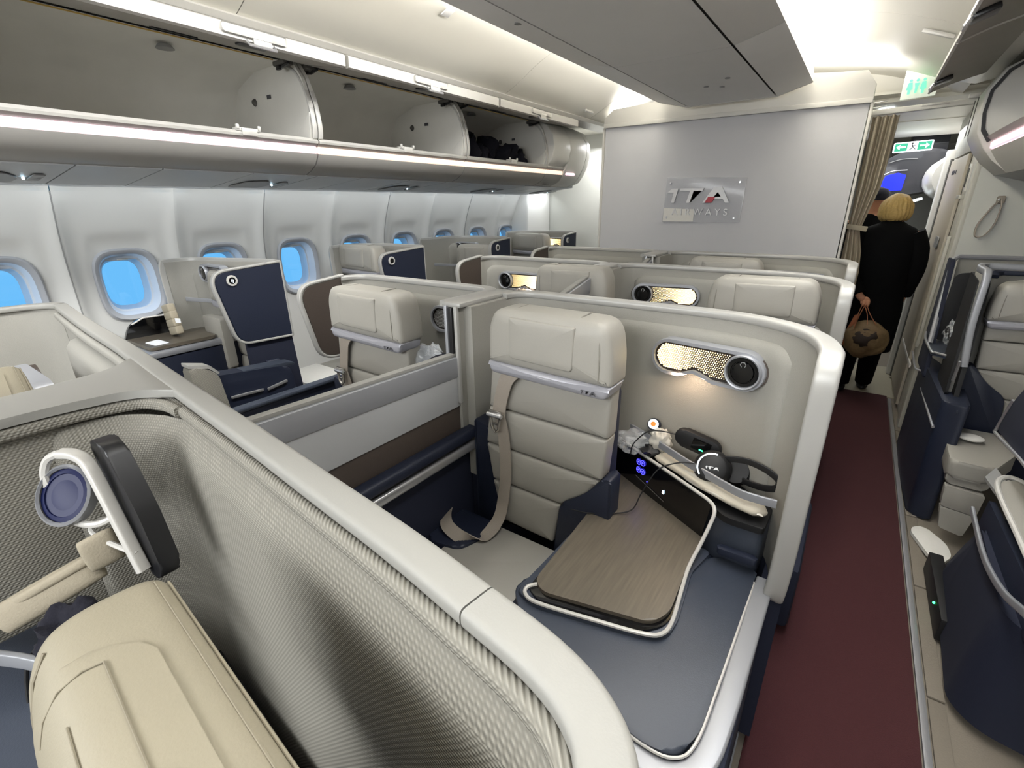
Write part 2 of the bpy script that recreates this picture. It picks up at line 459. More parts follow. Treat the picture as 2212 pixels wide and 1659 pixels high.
wl = thing('wall_left', None, None, (-3.4, 2.5, 0), kind='structure')
def wall_cell(y0, y1, cy, hole, name='sidewall_panel'):
    n = 48; rings = []
    A, B = 0.112, 0.152
    vs = []; fs = []
    if hole:
        inner = rrect(cy, WZ, A + 0.035, B + 0.035, 3.4, n); outer = rect_ring(y0, y1, 0.72, 1.70, cy, WZ, n)
        # snap corners of the outer ring
        for cyy in (y0, y1):
            for czz in (0.72, 1.70):
                i = min(range(n), key=lambda q: hypot(outer[q][0] - cyy, outer[q][1] - czz)); outer[i] = (cyy, czz)
        K = 16
        for k in range(K + 1):
            t = k / K
            for q in range(n):
                y = inner[q][0] * (1 - t) + outer[q][0] * t; z = inner[q][1] * (1 - t) + outer[q][1] * t
                x = wx(z, y)
                base = wx(WZ) - 0.004
                x = base * (1 - min(1, t * 3)) + x * min(1, t * 3) if t < 0.34 else x
                vs.append((x, y, z))
        for k in range(K):
            for q in range(n): fs.append((k * n + q, (k + 1) * n + q, (k + 1) * n + (q + 1) % n, k * n + (q + 1) % n))
        off = len(vs); zr = [(-0.05 + 0.77 * i / 6) for i in range(7)]
    def grid(za, zb, nz, ny=32):
        off = len(vs)
        for j in range(nz + 1):
            for i in range(ny + 1):
                y = y0 + (y1 - y0) * i / ny; z = za + (zb - za) * j / nz; vs.append((wx(z, y), y, z))
        for j in range(nz):
            for i in range(ny): fs.append((off + j * (ny + 1) + i, off + (j + 1) * (ny + 1) + i, off + (j + 1) * (ny + 1) + i + 1, off + j * (ny + 1) + i + 1))
    if hole: grid(-0.06, 0.72, 6); grid(1.70, 1.78, 2)
    else: grid(-0.06, 1.78, 14)
    bm = bmesh.new(); bv = [bm.verts.new(v) for v in vs]
    for f in fs: bm.faces.new([bv[i] for i in f])
    bmesh.ops.remove_doubles(bm, verts=bm.verts, dist=0.0015)
    o = bm_obj(name, bm, 'panel_white', wl, smooth=50)
    return o
for k in range(-2, 8):
    cy = 0.99 + 0.529 * k
    wall_cell(cy - 0.2645 + (0.002 if k % 2 == 0 else 0), cy + 0.2645 - (0.002 if k % 2 else 0), cy, True)
wall_cell(0.99 - 0.529 * 2 - 0.2645 - 2.4, 0.99 - 0.529 * 2 - 0.2645, 0, False)
wall_cell(0.99 + 0.529 * 7 + 0.2645, 6.2, 0, False)
box('wall_backing', (-3.52, 2.0, 0.5), (0.04, 0.01, 0.01), 'seam', wl, bev=0)
for k in range(-2, 9, 2):   # the joints between two-window panels
    y = 0.99 + 0.529 * k - 0.2645
    sweep('panel_joint', [(wx(z, y) + 0.0005, y, z) for z in [0.05 * i for i in range(0, 35)]], rprof(0.006, 0.006, 0.001), 'grey_plastic', wl, up=(1, 0, 0))
# what lies right behind the wall joints and round the windows
wn = 0
for k in range(-2, 8):
    cy = 0.99 + 0.529 * k; wn += 1; n = 48; X0 = wx(WZ)
    w_ = thing('window_%d' % wn, None, None, (X0, cy, WZ), kind='structure')
    def ring(a, b, x, r=3.4): return [(x, p[0], p[1]) for p in rrect(cy, WZ, a, b, r, n)]
    loft('window_frame', [ring(0.158, 0.198, X0 - 0.006), ring(0.163, 0.203, X0 + 0.008), ring(0.154, 0.194, X0 + 0.020), ring(0.140, 0.180, X0 + 0.016), ring(0.131, 0.171, X0 + 0.002)], 'win_frame', w_, caps=False, smooth=60)
    loft('window_reveal', [ring(0.131, 0.171, X0 + 0.002), ring(0.124, 0.164, X0 - 0.020), ring(0.119, 0.157, X0 - 0.045), ring(0.117, 0.155, X0 - 0.06), ring(0.108, 0.146, X0 - 0.062), ring(0.106, 0.144, X0 - 0.09), ring(0.09, 0.128, X0 - 0.12)], 'win_reveal', w_, caps=False, smooth=50)
    slab('pane', ring(0.118, 0.156, X0 - 0.072), (1, 0, 0), 0.004, 'pane_glass', w_, smooth=0)
    box('shade_handle', (X0 - 0.030, cy, WZ + 0.142), (0.02, 0.055, 0.010), 'white_trim', w_, bev=0.004)
    box('shade', (X0 - 0.055, cy, WZ + 0.150), (0.006, 0.20, 0.03), 'win_reveal', w_, bev=0.002)

# ---- overhead line on the left: service channel, bins, ceiling
YB = [-2.08, -0.83, 0.42, 1.67, 2.86, 3.97]       # ends of the bins
psu = thing('trim_2', None, None, (-3.0, 2, 1.75), kind='structure')
yy = -1.8; i = 0
while yy < 4.7:
    L = (0.36, 0.30, 0.54)[i % 3] if i % 3 != 2 else 0.40
    y1 = min(yy + L, 4.75)
    prof = [(-3.27, 1.722), (-3.05, 1.722), (-2.80, 1.748), (-2.56, 1.772), (-2.56, 1.80), (-3.27, 1.80)]
    bm = bmesh.new(); slab_bm(bm, [(x, yy + 0.003, z) for x, z in prof], (0, 1, 0), y1 - yy - 0.006, 0.002, 1)
    pp = bm_obj('service_panel', bm, 'psu_grey', psu)
    if i % 3 == 0:
        c = (yy + y1) / 2; R = Matrix.Rotation(radians(-6), 3, 'Y')
        slab('speaker_grille', rnd([(-2.97, c - 0.13, 1.7265), (-2.78, c - 0.10, 1.746), (-2.74, c + 0.0, 1.7495), (-2.86, c + 0.06, 1.738), (-2.97, c + 0.05, 1.727)], 0.03), (0.1, 0, -1), 0.004, 'grey_plastic', pp)
        for d in (0.10, 0.16):
            slab('air_outlet', rnd([(-2.92 + d - 0.1, c + 0.09, 1.732 + (d - 0.1) * 0.1), (-2.83 + d - 0.1, c + 0.09, 1.741 + (d - 0.1) * .1), (-2.83 + d - 0.1, c + 0.13, 1.741 + (d - 0.1) * .1), (-2.92 + d - 0.1, c + 0.13, 1.732 + (d - 0.1) * .1)], 0.012), (0.1, 0, -1), 0.004, 'grey_plastic', pp)
        bm = bmesh.new(); bmesh.ops.create_uvsphere(bm, u_segments=10, v_segments=6, radius=0.006)
        for v in bm.verts: v.co += V((-2.86, c + 0.075, 1.735))
        bm_obj('reading_spot', bm, 'led_white', pp)
    yy = y1; i += 1

def bin_unit(y0, y1, label, open_, warm, content=False, n=0):
    t = thing('overhead_bin', label, 'overhead bin', (-2.8, (y0 + y1) / 2, 1.8), group=None)
    a, b = y0 + 0.004, y1 - 0.004
    # bucket bottom with the light cove
    prof = [(-2.56, 1.776), (-2.50, 1.795), (-2.45, 1.825), (-2.425, 1.862), (-2.42, 1.872), (-2.445, 1.878), (-2.445, 1.905), (-2.42, 1.908), (-2.405, 1.925), (-2.415, 1.936), (-2.47, 1.930), (-2.60, 1.905), (-3.12, 1.90), (-3.14, 1.80)]
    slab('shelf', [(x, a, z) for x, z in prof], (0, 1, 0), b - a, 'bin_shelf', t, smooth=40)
    slab('lip_strip', [(x, a, z) for x, z in ((-2.40, 1.920), (-2.396, 1.930), (-2.412, 1.944), (-2.432, 1.944), (-2.42, 1.93))], (0, 1, 0), b - a, 'white_trim', t)
    slab('light_strip', [(x, a + 0.004, z) for x, z in ((-2.423, 1.873), (-2.417, 1.878), (-2.416, 1.902), (-2.423, 1.907), (-2.446, 1.903), (-2.446, 1.878))], (0, 1, 0), b - a - 0.008, 'strip_warm' if warm else 'strip_pink', t)
    if open_:
        bp = [(-2.60, 1.906), (-2.9, 1.908), (-3.05, 1.93), (-3.13, 2.0), (-3.14, 2.12), (-3.06, 2.24), (-2.86, 2.30), (-2.56, 2.305)]
        rings = [[(x, yv, z) for x, z in bp] for yv in (a, b)]
        loft('bucket', rings, 'bin_inside', t, caps=False, closed=False, smooth=60)
        side = bp + [(-2.50, 2.30), (-2.44, 2.22), (-2.40, 2.10), (-2.39, 2.0), (-2.405, 1.94)]
        for yv, d in ((a, 1), (b, -1)):
            sp_ = slab('end_wall', [(x, yv, z) for x, z in side], (0, d, 0), 0.018, 'bin_inside', t, smooth=0)
            edge = smooth_path([(-2.55, yv + d * 0.012, 2.285), (-2.47, yv + d * 0.012, 2.235), (-2.415, yv + d * 0.012, 2.13), (-2.395, yv + d * 0.012, 2.0), (-2.405, yv + d * 0.012, 1.945)], 5)
            sweep('end_trim', edge, rprof(0.026, 0.012, 0.004), 'white_trim', sp_, up=(1, 0, 0))
            slab('corner_bracket', [(-2.42, yv, 1.935), (-2.62, yv, 1.915), (-2.40, yv, 2.06)], (0, d, 0), 0.030, 'bin_white', sp_, bev=0.003)
        # latch keeper on the lip
        yc = y1 - 0.36 if n == 0 else (y0 + y1) / 2 + 0.03
        k = box('latch_keeper', (-2.418, yc, 1.948), (0.035, 0.115, 0.014), 'white_trim', t, bev=0.003)
        for s in (-1, 1): box('keeper_prong', (-2.402, yc + s * 0.05, 1.957), (0.012, 0.014, 0.02), 'white_trim', k, bev=0.003)
        box('keeper_plate', (-2.398, yc, 1.938), (0.012, 0.07, 0.030), 'white_trim', k, bev=0.003)
        # raised door: inner skin, outer rim, latch, hinges
        dp = [(-2.56, 2.312), (-2.40, 2.268), (-2.25, 2.238), (-2.125, 2.218), (-2.110, 2.222), (-2.112, 2.258), (-2.13, 2.268), (-2.30, 2.292), (-2.56, 2.33)]
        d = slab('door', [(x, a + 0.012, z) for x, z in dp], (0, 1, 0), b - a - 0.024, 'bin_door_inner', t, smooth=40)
        slab('door_edge', [(x, a + 0.006, z) for x, z in ((-2.122, 2.215), (-2.100, 2.218), (-2.098, 2.262), (-2.118, 2.272), (-2.135, 2.268), (-2.13, 2.222))], (0, 1, 0), b - a - 0.012, 'white_trim', d, smooth=40)
        yl = yc - 0.05
        h = box('latch_recess', (-2.095, yl - 0.02, 2.246), (0.006, 0.26, 0.034), 'white_trim', d, bev=0.01)
        box('latch_recess', (-2.16, yl, 2.222), (0.05, 0.12, 0.008), 'dark_plastic', d, bev=0.002)
        lp = [(-2.105, yl - 0.055, 2.222), (-2.085, yl - 0.055, 2.203), (-2.085, yl + 0.055, 2.203), (-2.105, yl + 0.055, 2.222)]
        tube('latch_handle', lp, 0.0055, 'silver', d, n=6)
        box('latch_flap', (-2.093, yl + 0.005, 2.226), (0.006, 0.075, 0.034), 'white_trim', d, bev=0.002)
        box('label_slot', (-2.36, yl - 0.20, 2.258), (0.03, 0.16, 0.006), 'dark_plastic', d, bev=0.002, rot=Matrix.Rotation(radians(14), 3, 'Y'))
        ln = box('hinge_seal', (-2.545, (a + b) / 2, 2.296), (0.006, b - a - 0.18, 0.005), 'yellow_line', t, bev=0.001)
        for s, yv in ((1, a + 0.055), (-1, b - 0.055)):
            hg = box('hinge', (-2.52, yv, 2.283), (0.10, 0.055, 0.022), 'seam', t, bev=0.006)
            tube('hinge_arm', [(-2.56, yv + 0.01, 2.27), (-2.50, yv + s * 0.02, 2.262), (-2.44, yv + s * 0.02, 2.272)], 0.007, 'dark_plastic', hg, n=6)
            box('hinge_block', (-2.53, yv - 0.02, 2.262), (0.03, 0.016, 0.02), 'dark_plastic', hg, bev=0.003)
        lp_ = [(p[0] * 0 - 2.78, yl - 0.15 + 0.045 * cos(q), 2.283 - 0.0) for q, p in ((0, (0, 0, 0)),)]
        bm = bmesh.new(); bmesh.ops.create_cone(bm, segments=20, radius1=0.038, radius2=0.026, depth=0.016, cap_ends=True)
        for v in bm.verts: v.co += V((-2.70, yl - 0.10, 2.288))
        bm_obj('bin_lamp', bm, 'grey_plastic', t)
        # small boss and label on the far end wall
        box('load_placard', (-2.75, b - 0.022, 2.17), (0.035, 0.003, 0.018), 'logo_ink', t, bev=0)
        bm = bmesh.new(); bmesh.ops.create_cone(bm, segments=16, radius1=0.02, radius2=0.012, depth=0.012, cap_ends=True)
        for v in bm.verts: v.co = Matrix.Rotation(radians(90), 3, 'X') @ v.co + V((-2.90, b - 0.026, 2.16))
        bm_obj('wall_boss', bm, 'seam', t)
    else:
        fp = [(-2.41, 1.93), (-2.355, 1.99), (-2.335, 2.08), (-2.35, 2.18), (-2.41, 2.26), (-2.50, 2.30), (-3.1, 2.32), (-3.1, 1.93)]
        d = slab('door', [(x, a, z) for x, z in fp], (0, 1, 0), b - a, 'bin_white', t, bev=0.004, smooth=50)
        box('latch', (-2.415, (a + b) / 2, 1.925), (0.03, 0.12, 0.02), 'grey_plastic', d, bev=0.005)
    # printed row marks
    box('row_mark', (-2.4325, (y0 + y1) / 2 - 0.12, 1.8515), (0.002, 0.10, 0.008), 'logo_ink', t, bev=0) if False else None
    return t
bin_unit(YB[1], YB[2], 'empty overhead bin left of the big pink-lit one, past the frame edge', True, False)
bin_unit(YB[2], YB[3], 'large empty open overhead bin nearest the camera, pink-lit edge', True, False, n=0)
bin_unit(YB[3], YB[4], 'empty open overhead bin in the middle of the left row', True, True, n=1)
bin_unit(YB[4], YB[5], 'open overhead bin holding dark bedding packs', True, True, n=1)
bin_unit(YB[5], 4.28, 'closed cream bin door beside the bin of bedding packs', False, True)
# end module of the bin line
t = thing('bin_end_cap', 'rounded cream end module closing the left bin line', 'bin cover', (-2.8, 4.5, 1.8))
fp = [(-2.56, 1.776), (-2.47, 1.81), (-2.42, 1.87), (-2.375, 1.95), (-2.345, 2.05), (-2.35, 2.16), (-2.41, 2.26), (-2.50, 2.30), (-3.1, 2.32), (-3.14, 1.80)]
slab('shell', [(x, 4.285, z) for x, z in fp], (0, 1, 0), 0.33, 'bin_white', t, bev=0.006, smooth=50)
def inset(fp, k): return [(-2.9 + (x + 2.9) * k, 2.03 + (z - 2.03) * k) for x, z in fp]
loft('nose', [[(x, 4.62, z) for x, z in fp], [(x, 4.70, z) for x, z in inset(fp, 0.985)], [(x, 4.77, z) for x, z in inset(fp, 0.93)], [(x, 4.80, z) for x, z in inset(fp, 0.86)]], 'bin_white', t, smooth=60)
box('light_strip', (-2.408, 4.40, 1.885), (0.03, 0.16, 0.022), 'strip_pink', t, bev=0.004, rot=Matrix.Rotation(radians(25), 3, 'Y'))
box('vent', (-2.50, 4.1, 1.786), (0.03, 0.07, 0.004), 'seam', t, bev=0)

# bedding packs stowed in the third bin: one top-level object each
packs = [(-2.58, 3.00, 2.01, .10, .10, .10), (-2.56, 3.14, 2.03, .10, .09, .12), (-2.60, 3.28, 1.99, .10, .10, .10), (-2.60, 3.42, 2.05, .10, .09, .12), (-2.57, 3.55, 2.00, .10, .09, .10), (-2.58, 3.68, 2.03, .10, .10, .10), (-2.56, 3.80, 1.99, .10, .09, .09), (-2.76, 3.3, 2.05, .1, .13, .11)]
pl = ['lowest navy pack at the near end of the bin', 'peaked dark bedding pack second from the near end of the bin', 'low dark pack between the two tallest packs in the bin', 'tallest dark bedding pack in the middle of the bin', 'dark pack just beyond the tallest pack in the bin', 'rounded dark pack second from the far end of the bin', 'small low pack at the far end of the bin', 'dark pack lying behind the others against the bin back']
for q, (p, lb) in enumerate(zip(packs, pl)):
    o = lump('bedding_pack', (p[0] - 0.05, p[1], p[2] - 0.005), (p[3] * 0.9, p[4] * 0.92, p[5] * 0.86), 'blanket_navy', amp=0.5, freq=1.3, sub=3, seed=q + 2)
    tag(o, lb, 'bedding pack', 'bedding packs in the open bin')

# ---- ceiling
ce = thing('ceiling', None, None, (CX, 2, 2.5), kind='structure')
def ceil_prof(side):
    if side < 0: pts = [(-2.28, 2.285), (-2.16, 2.30), (-2.02, 2.36), (-1.86, 2.45), (-1.66, 2.52), (-1.4, 2.56), (-0.98, 2.57)]
    else: pts = [(-0.98, 2.57), (-0.6, 2.56), (-0.30, 2.53), (-0.06, 2.48), (0.14, 2.41), (0.32, 2.335), (0.40, 2.31)]
    return smooth_path([(p[0], 0, p[1]) for p in pts], 4)
for side, ys in ((-1, [-3.0, -0.55, 1.20, 2.97, 4.22, 5.6]), (1, [-3.0, -0.2, 1.55, 3.46, 5.0])):
    for y0, y1 in zip(ys, ys[1:]):
        P = ceil_prof(side); ring0 = [(p.x, y0 + 0.002, p.z) for p in P]; ring1 = [(p.x, y1 - 0.002, p.z) for p in P]
        top0 = [(p.x, y0 + 0.002, p.z + 0.02) for p in reversed(P)]; top1 = [(p.x, y1 - 0.002, p.z + 0.02) for p in reversed(P)]
        loft('ceiling_panel', [ring0 + top0, ring1 + top1], 'ceiling_white', ce, smooth=60)
        sweep('panel_joint', [(p.x, y1, p.z + 0.004) for p in P], rprof(0.006, 0.004, 0.001), 'seam', ce, up=(0, 0, 1))
slab('ceiling_rail', [(x, -2.8, z) for x, z in ((-2.30, 2.272), (-2.145, 2.282), (-2.125, 2.30), (-2.14, 2.315), (-2.30, 2.315))], (0, 1, 0), 7.6, 'white_trim', ce)
slab('ceiling_rail', [(x, -2.8, z) for x, z in ((0.30, 2.33), (0.42, 2.30), (0.6, 2.34), (0.6, 2.39), (0.30, 2.37))], (0, 1, 0), 7.4, 'white_trim', ce)
slab('closing_panel', [(-3.3, -3.0, 2.33), (-2.1, -3.0, 2.33), (-2.1, 5.6, 2.33), (-3.3, 5.6, 2.33)], (0, 0, 1), 0.02, 'ceiling_white', ce)
slab('closing_panel', [(0.35, -3.0, 2.36), (1.8, -3.0, 2.36), (1.8, 5.0, 2.36), (0.35, 5.0, 2.36)], (0, 0, 1), 0.02, 'ceiling_white', ce)
box('grab_bar', (-2.05, 4.05, 2.335), (0.02, 0.14, 0.02), 'white_trim', ce, bev=0.006, rot=Matrix.Rotation(radians(-30), 3, 'Y'))
box('grab_bar', (0.13, 3.62, 2.398), (0.15, 0.02, 0.02), 'white_trim', ce, bev=0.006, rot=Matrix.Rotation(radians(21), 3, 'Y'))
box('ceiling_port', (-1.80, 2.05, 2.463), (0.05, 0.05, 0.006), 'box_grey', ce, bev=0.002, rot=Matrix.Rotation(radians(-20), 3, 'Y'))

# ---- central ceiling box
cb = thing('trim_3', None, None, (CX, 1.5, 2.33), kind='structure')
def bx_seg(y0, y1):
    pr = [(-1.505, 2.352), (-1.27, 2.296), (-0.66, 2.296), (-0.452, 2.352), (-0.47, 2.40), (-0.56, 2.42), (-1.40, 2.42), (-1.49, 2.40)]
    slab('box_underside', [(x, y0, z) for x, z in ((-1.262, 2.2962), (-0.668, 2.2962), (-0.68, 2.31), (-1.25, 2.31))], (0, 1, 0), y1 - y0 - 0.004, 'box_grey', cb, smooth=0)
    slab('box_side_panel', [(x, y0, z) for x, z in ((-1.272, 2.298), (-1.505, 2.352), (-1.49, 2.42), (-1.27, 2.42))], (0, 1, 0), y1 - y0 - 0.004, 'box_grey', cb, bev=0.003, smooth=40)
    slab('box_side_panel', [(x, y0, z) for x, z in ((-0.658, 2.298), (-0.452, 2.352), (-0.47, 2.42), (-0.66, 2.42))], (0, 1, 0), y1 - y0 - 0.004, 'box_grey', cb, bev=0.003, smooth=40)
for y0, y1 in ((-2.8, -0.6), (-0.6, 0.9), (0.9, 2.78), (2.78, 4.17)): bx_seg(y0, y1)
slab('box_core', [(x, -2.8, z) for x, z in ((-1.28, 2.312), (-0.65, 2.312), (-0.60, 2.40), (-1.35, 2.40))], (0, 1, 0), 6.96, 'seam', cb)
slab('box_end', [(x, 4.155, z) for x, z in ((-1.50, 2.350), (-1.27, 2.292), (-0.66, 2.292), (-0.457, 2.350), (-0.47, 2.41), (-1.49, 2.41))], (0, 1, 0), 0.02, 'white_trim', cb, bev=0.003)
for x, y in ((-0.98, 3.55), (-0.90, 3.62), (-1.33, 1.95), (-1.30, 3.2), (-0.80, 1.55), (-0.82, 3.4)):
    bm = bmesh.new(); bmesh.ops.create_cone(bm, segments=14, radius1=0.016, radius2=0.014, depth=0.004, cap_ends=True)
    for v in bm.verts: v.co += V((x, y, 2.2945 if x > -1.27 else 2.31))
    bm_obj('box_port', bm, 'grey_plastic', cb)

# ---- centre bulkhead with the airline plate
bk = thing('wall_back', None, None, (-1.06, 4.33, 0), kind='structure')
def bk_poly(y): return [(-2.015, y, 0), (-0.105, y, 0), (-0.105, y, 2.20), (-2.0, y, 2.22)]
slab('bulkhead_panel', rnd([(-2.02, 4.30, 0), (-0.115, 4.30, 0), (-0.115, 4.30, 2.225), (-2.005, 4.30, 2.245)], [0, 0, 0.02, 0.02]), (0, 1, 0), 0.07, 'bulkhead', bk, bev=0.006)
slab('header_panel', [(-2.012, 4.27, 2.235), (-0.10, 4.27, 2.215), (-0.10, 4.27, 2.315), (-0.16, 4.27, 2.40), (-0.48, 4.27, 2.42), (-0.52, 4.27, 2.60), (-1.50, 4.27, 2.60), (-1.58, 4.27, 2.375), (-1.93, 4.27, 2.365), (-2.012, 4.27, 2.30)], (0, 1, 0), 0.10, 'bin_white', bk, bev=0.006)
slab('header_trim', [(-2.01, 4.262, 2.228), (-0.10, 4.262, 2.208), (-0.10, 4.262, 2.238), (-2.01, 4.262, 2.258)], (0, 1, 0), 0.02, 'bin_white', bk, bev=0.004)
box('edge_trim', (-0.10, 4.33, 1.11), (0.018, 0.10, 2.23), 'bin_white', bk, bev=0.006)
box('edge_trim', (-2.018, 4.33, 1.11), (0.016, 0.10, 2.24), 'bin_white', bk, bev=0.006)
sg = thing('airline_sign', 'clear plate with raised ITA AIRWAYS lettering on the grey bulkhead', 'sign', (-1.12, 4.29, 1.63))
slab('plate', rnd([(-1.425, 4.282, 1.455), (-0.805, 4.282, 1.455), (-0.795, 4.282, 1.79), (-1.415, 4.282, 1.81)], 0.012), (0, 1, 0), 0.008, 'acrylic', sg, bev=0.001)
slab('sticker', rnd([(-1.42, 4.281, 1.462), (-1.165, 4.281, 1.462), (-1.165, 4.281, 1.56), (-1.42, 4.281, 1.57)], 0.004), (0, -1, 0), 0.002, 'white_cloth', sg)
for p in ((-1.38, 1.765), (-0.84, 1.755), (-1.39, 1.495), (-0.85, 1.49)):
    bm = bmesh.new(); bmesh.ops.create_cone(bm, segments=12, radius1=0.009, radius2=0.007, depth=0.012, cap_ends=True)
    for v in bm.verts: v.co = Matrix.Rotation(radians(90), 3, 'X') @ v.co + V((p[0], 4.276, p[1]))
    bm_obj('stud', bm, 'silver', sg)
emblem(axes(V((-1.40, 4.278, 1.612)), (1, 0, -0.012), (0, 0, 1)), 0.00128, 'letter', sg, ext=0.014)
text('wordmark', 'A I R W A Y S', 0.075, axes(V((-1.125, 4.274, 1.535)), (1, 0, -0.012), (0, 0, 1)), 'letter', sg, 0.004)

# ---- aft of the left aisle
wa = thing('wall_aft', None, None, (-2.7, 5.3, 0), kind='structure')
box('partition', (-2.66, 5.33, 1.2), (1.30, 0.06, 2.4), 'lav_front', wa, bev=0.006)
box('door_post', (-2.27, 5.285, 1.2), (0.05, 0.03, 2.4), 'lav_wall', wa, bev=0.004)
box('handle_strip', (-2.42, 5.285, 1.50), (0.030, 0.012, 0.34), 'psu_grey', wa, bev=0.005)
box('upper_panel', (-2.15, 5.28, 1.94), (0.16, 0.02, 0.22), 'lav_wall', wa, bev=0.003)
for d in (-0.015, 0.015): box('vent_slot', (-2.15 + d, 5.268, 1.86), (0.014, 0.006, 0.06), 'dark_plastic', wa, bev=0)
box('lower_panel', (-2.15, 5.28, 0.9), (0.16, 0.02, 1.83), 'floor_light', wa, bev=0.003)
box('side_return', (-3.28, 5.05, 1.2), (0.25, 0.5, 2.4), 'panel_white', wa, bev=0.03)
wf = box('wall_front', (CX, -3.0, 1.2), (5.4, 0.06, 2.8), 'panel_white', bev=0); tag(wf, kind='structure')
wr = box('wall_right', (1.62, 1.3, 1.2), (0.06, 8.8, 2.8), 'panel_white', bev=0); tag(wr, kind='structure')
wb = box('wall_end', (CX, 9.0, 1.2), (5.4, 0.06, 2.8), 'panel_white', bev=0); tag(wb, kind='structure')
wb = box('wall_upper_left', (-3.52, 3.0, 2.2), (0.05, 12.4, 1.0), 'panel_white', bev=0); tag(wb, kind='structure')
wb = box('wall_over_aisle', (0.55, 5.02, 2.50), (2.3, 0.04, 0.40), 'ceiling_white', bev=0); tag(wb, kind='structure')
wb = box('wall_over_left', (-2.1, 5.60, 2.45), (3.1, 0.04, 0.50), 'ceiling_white', bev=0); tag(wb, kind='structure')
wb = box('wall_aisle_right', (1.0, 7.6, 1.2), (0.06, 3.4, 2.6), 'lav_front', bev=0); tag(wb, kind='structure')
wb = box('wall_galley_left', (-0.62, 6.75, 1.2), (0.06, 4.4, 2.6), 'lav_front', bev=0); tag(wb, kind='structure')

# ---- lavatory module on the right, its door and front wall
lv = thing('wall_lavatory', None, None, (1.0, 4.33, 0), kind='structure')
box('front_wall', (1.07, 4.33, 1.2), (1.08, 0.06, 2.4), 'lav_front', lv, bev=0.004)
box('corner_post', (0.525, 4.36, 1.2), (0.035, 0.12, 2.4), 'lav_wall', lv, bev=0.008)
box('side_wall', (0.54, 5.15, 1.2), (0.03, 1.5, 2.4), 'lav_wall', lv, bev=0.002)
box('transom', (0.515, 4.95, 2.02), (0.03, 1.0, 0.22), 'lav_wall', lv, bev=0.004)
box('far_post', (0.50, 5.78, 1.0), (0.06, 0.10, 2.0), 'bin_white', lv, bev=0.012)
box('vent_frame', (0.515, 4.55, 1.74), (0.012, 0.09, 0.17), 'bin_white', lv, bev=0.004)
box('vent_slot', (0.508, 4.55, 1.74), (0.006, 0.04, 0.12), 'seam', lv, bev=0.002)
box('bracket', (0.50, 4.52, 1.62), (0.03, 0.12, 0.025), 'lav_wall', lv, bev=0.004)
box('lower_rail', (0.50, 4.47, 0.98), (0.02, 0.04, 0.78), 'lav_wall', lv, bev=0.005)
box('kick_panel', (0.505, 5.0, 0.42), (0.012, 0.9, 0.03), 'bin_white', lv, bev=0.003)
dr = thing('door_1', None, None, (0.52, 5.1, 0), kind='structure')
box('door_leaf', (0.512, 5.15, 0.97), (0.02, 0.86, 1.86), 'lav_door', dr, bev=0.004)
box('door_frame', (0.505, 5.62, 0.97), (0.02, 0.06, 1.90), 'seam', dr, bev=0.004)
hd = slab('door_handle', rnd([(0.497, 4.92, 1.26), (0.497, 5.10, 1.26), (0.497, 5.10, 1.34), (0.497, 4.92, 1.34)], 0.035), (-1, 0, 0), 0.008, 'grey_plastic', dr)
for k_ in range(5): box('door_mark', (0.4995, 5.32 - 0.05 * k_, 1.80), (0.003, 0.018, 0.03 if k_ != 3 else 0.012), 'logo_ink', dr, bev=0)
sw = thing('wall_strap', 'beige looped strap hanging on the light wall at the right', 'strap', (0.66, 4.29, 1.5))
lpth = smooth_path([(0.665, 4.285, 1.60), (0.635, 4.28, 1.55), (0.595, 4.275, 1.45), (0.600, 4.27, 1.385), (0.64, 4.27, 1.39), (0.672, 4.275, 1.46), (0.678, 4.28, 1.55), (0.67, 4.285, 1.60)], 5)
sweep('loop', lpth, rprof(0.006, 0.026, 0.001), 'strap', sw, up=(0, 1, 0))
box('mount', (0.668, 4.285, 1.60), (0.04, 0.012, 0.045), 'strap', sw, bev=0.008)
bm = bmesh.new(); bmesh.ops.create_uvsphere(bm, u_segments=10, v_segments=6, radius=0.008)
for v in bm.verts: v.co += V((0.658, 4.276, 1.60))
bm_obj('snap', bm, 'silver', sw)

# ---- right-hand overhead bin line
t = thing('overhead_bin', 'open overhead bin at the right edge with a pink light strip', 'overhead bin', (1.0, 3.0, 1.8))
prR = [(0.60, 1.74), (0.545, 1.80), (0.505, 1.86), (0.53, 1.872), (0.53, 1.90), (0.50, 1.905), (0.47, 1.93), (0.60, 1.92), (1.2, 1.90), (1.3, 1.74)]
slab('shelf', [(x, -1.0, z) for x, z in prR], (0, 1, 0), 5.02, 'bin_white', t, smooth=40)
slab('light_strip', [(x, 0.6, z) for x, z in ((0.507, 1.865), (0.499, 1.870), (0.496, 1.900), (0.505, 1.903), (0.53, 1.90), (0.53, 1.868))], (0, 1, 0), 3.35, 'strip_pink', t)
bp = [(0.60, 1.921), (1.1, 1.93), (1.25, 2.0), (1.25, 2.15), (1.1, 2.28), (0.66, 2.33)]
loft('bucket', [[(x, -1.0, z) for x, z in bp], [(x, 3.93, z) for x, z in bp]], 'bin_inside', t, caps=False, closed=False, smooth=60)
fpR = [(0.60, 1.74), (0.52, 1.81), (0.47, 1.87), (0.425, 1.95), (0.41, 2.05), (0.415, 2.16), (0.47, 2.26), (0.56, 2.31), (1.3, 2.33), (1.3, 1.74)]
slab('end_wall', [(x, 3.94, z) for x, z in fpR], (0, 1, 0), 0.36, 'bin_white', t, bev=0.006, smooth=50)
slab('end_seal', [(x, 3.93, z) for x, z in ((0.48, 1.90), (0.44, 1.96), (0.425, 2.05), (0.43, 2.16), (0.48, 2.25), (0.56, 2.30), (0.57, 2.29), (0.495, 2.24), (0.445, 2.155), (0.44, 2.05), (0.455, 1.97), (0.495, 1.91))], (0, 1, 0), 0.012, 'dark_plastic', t, smooth=0)
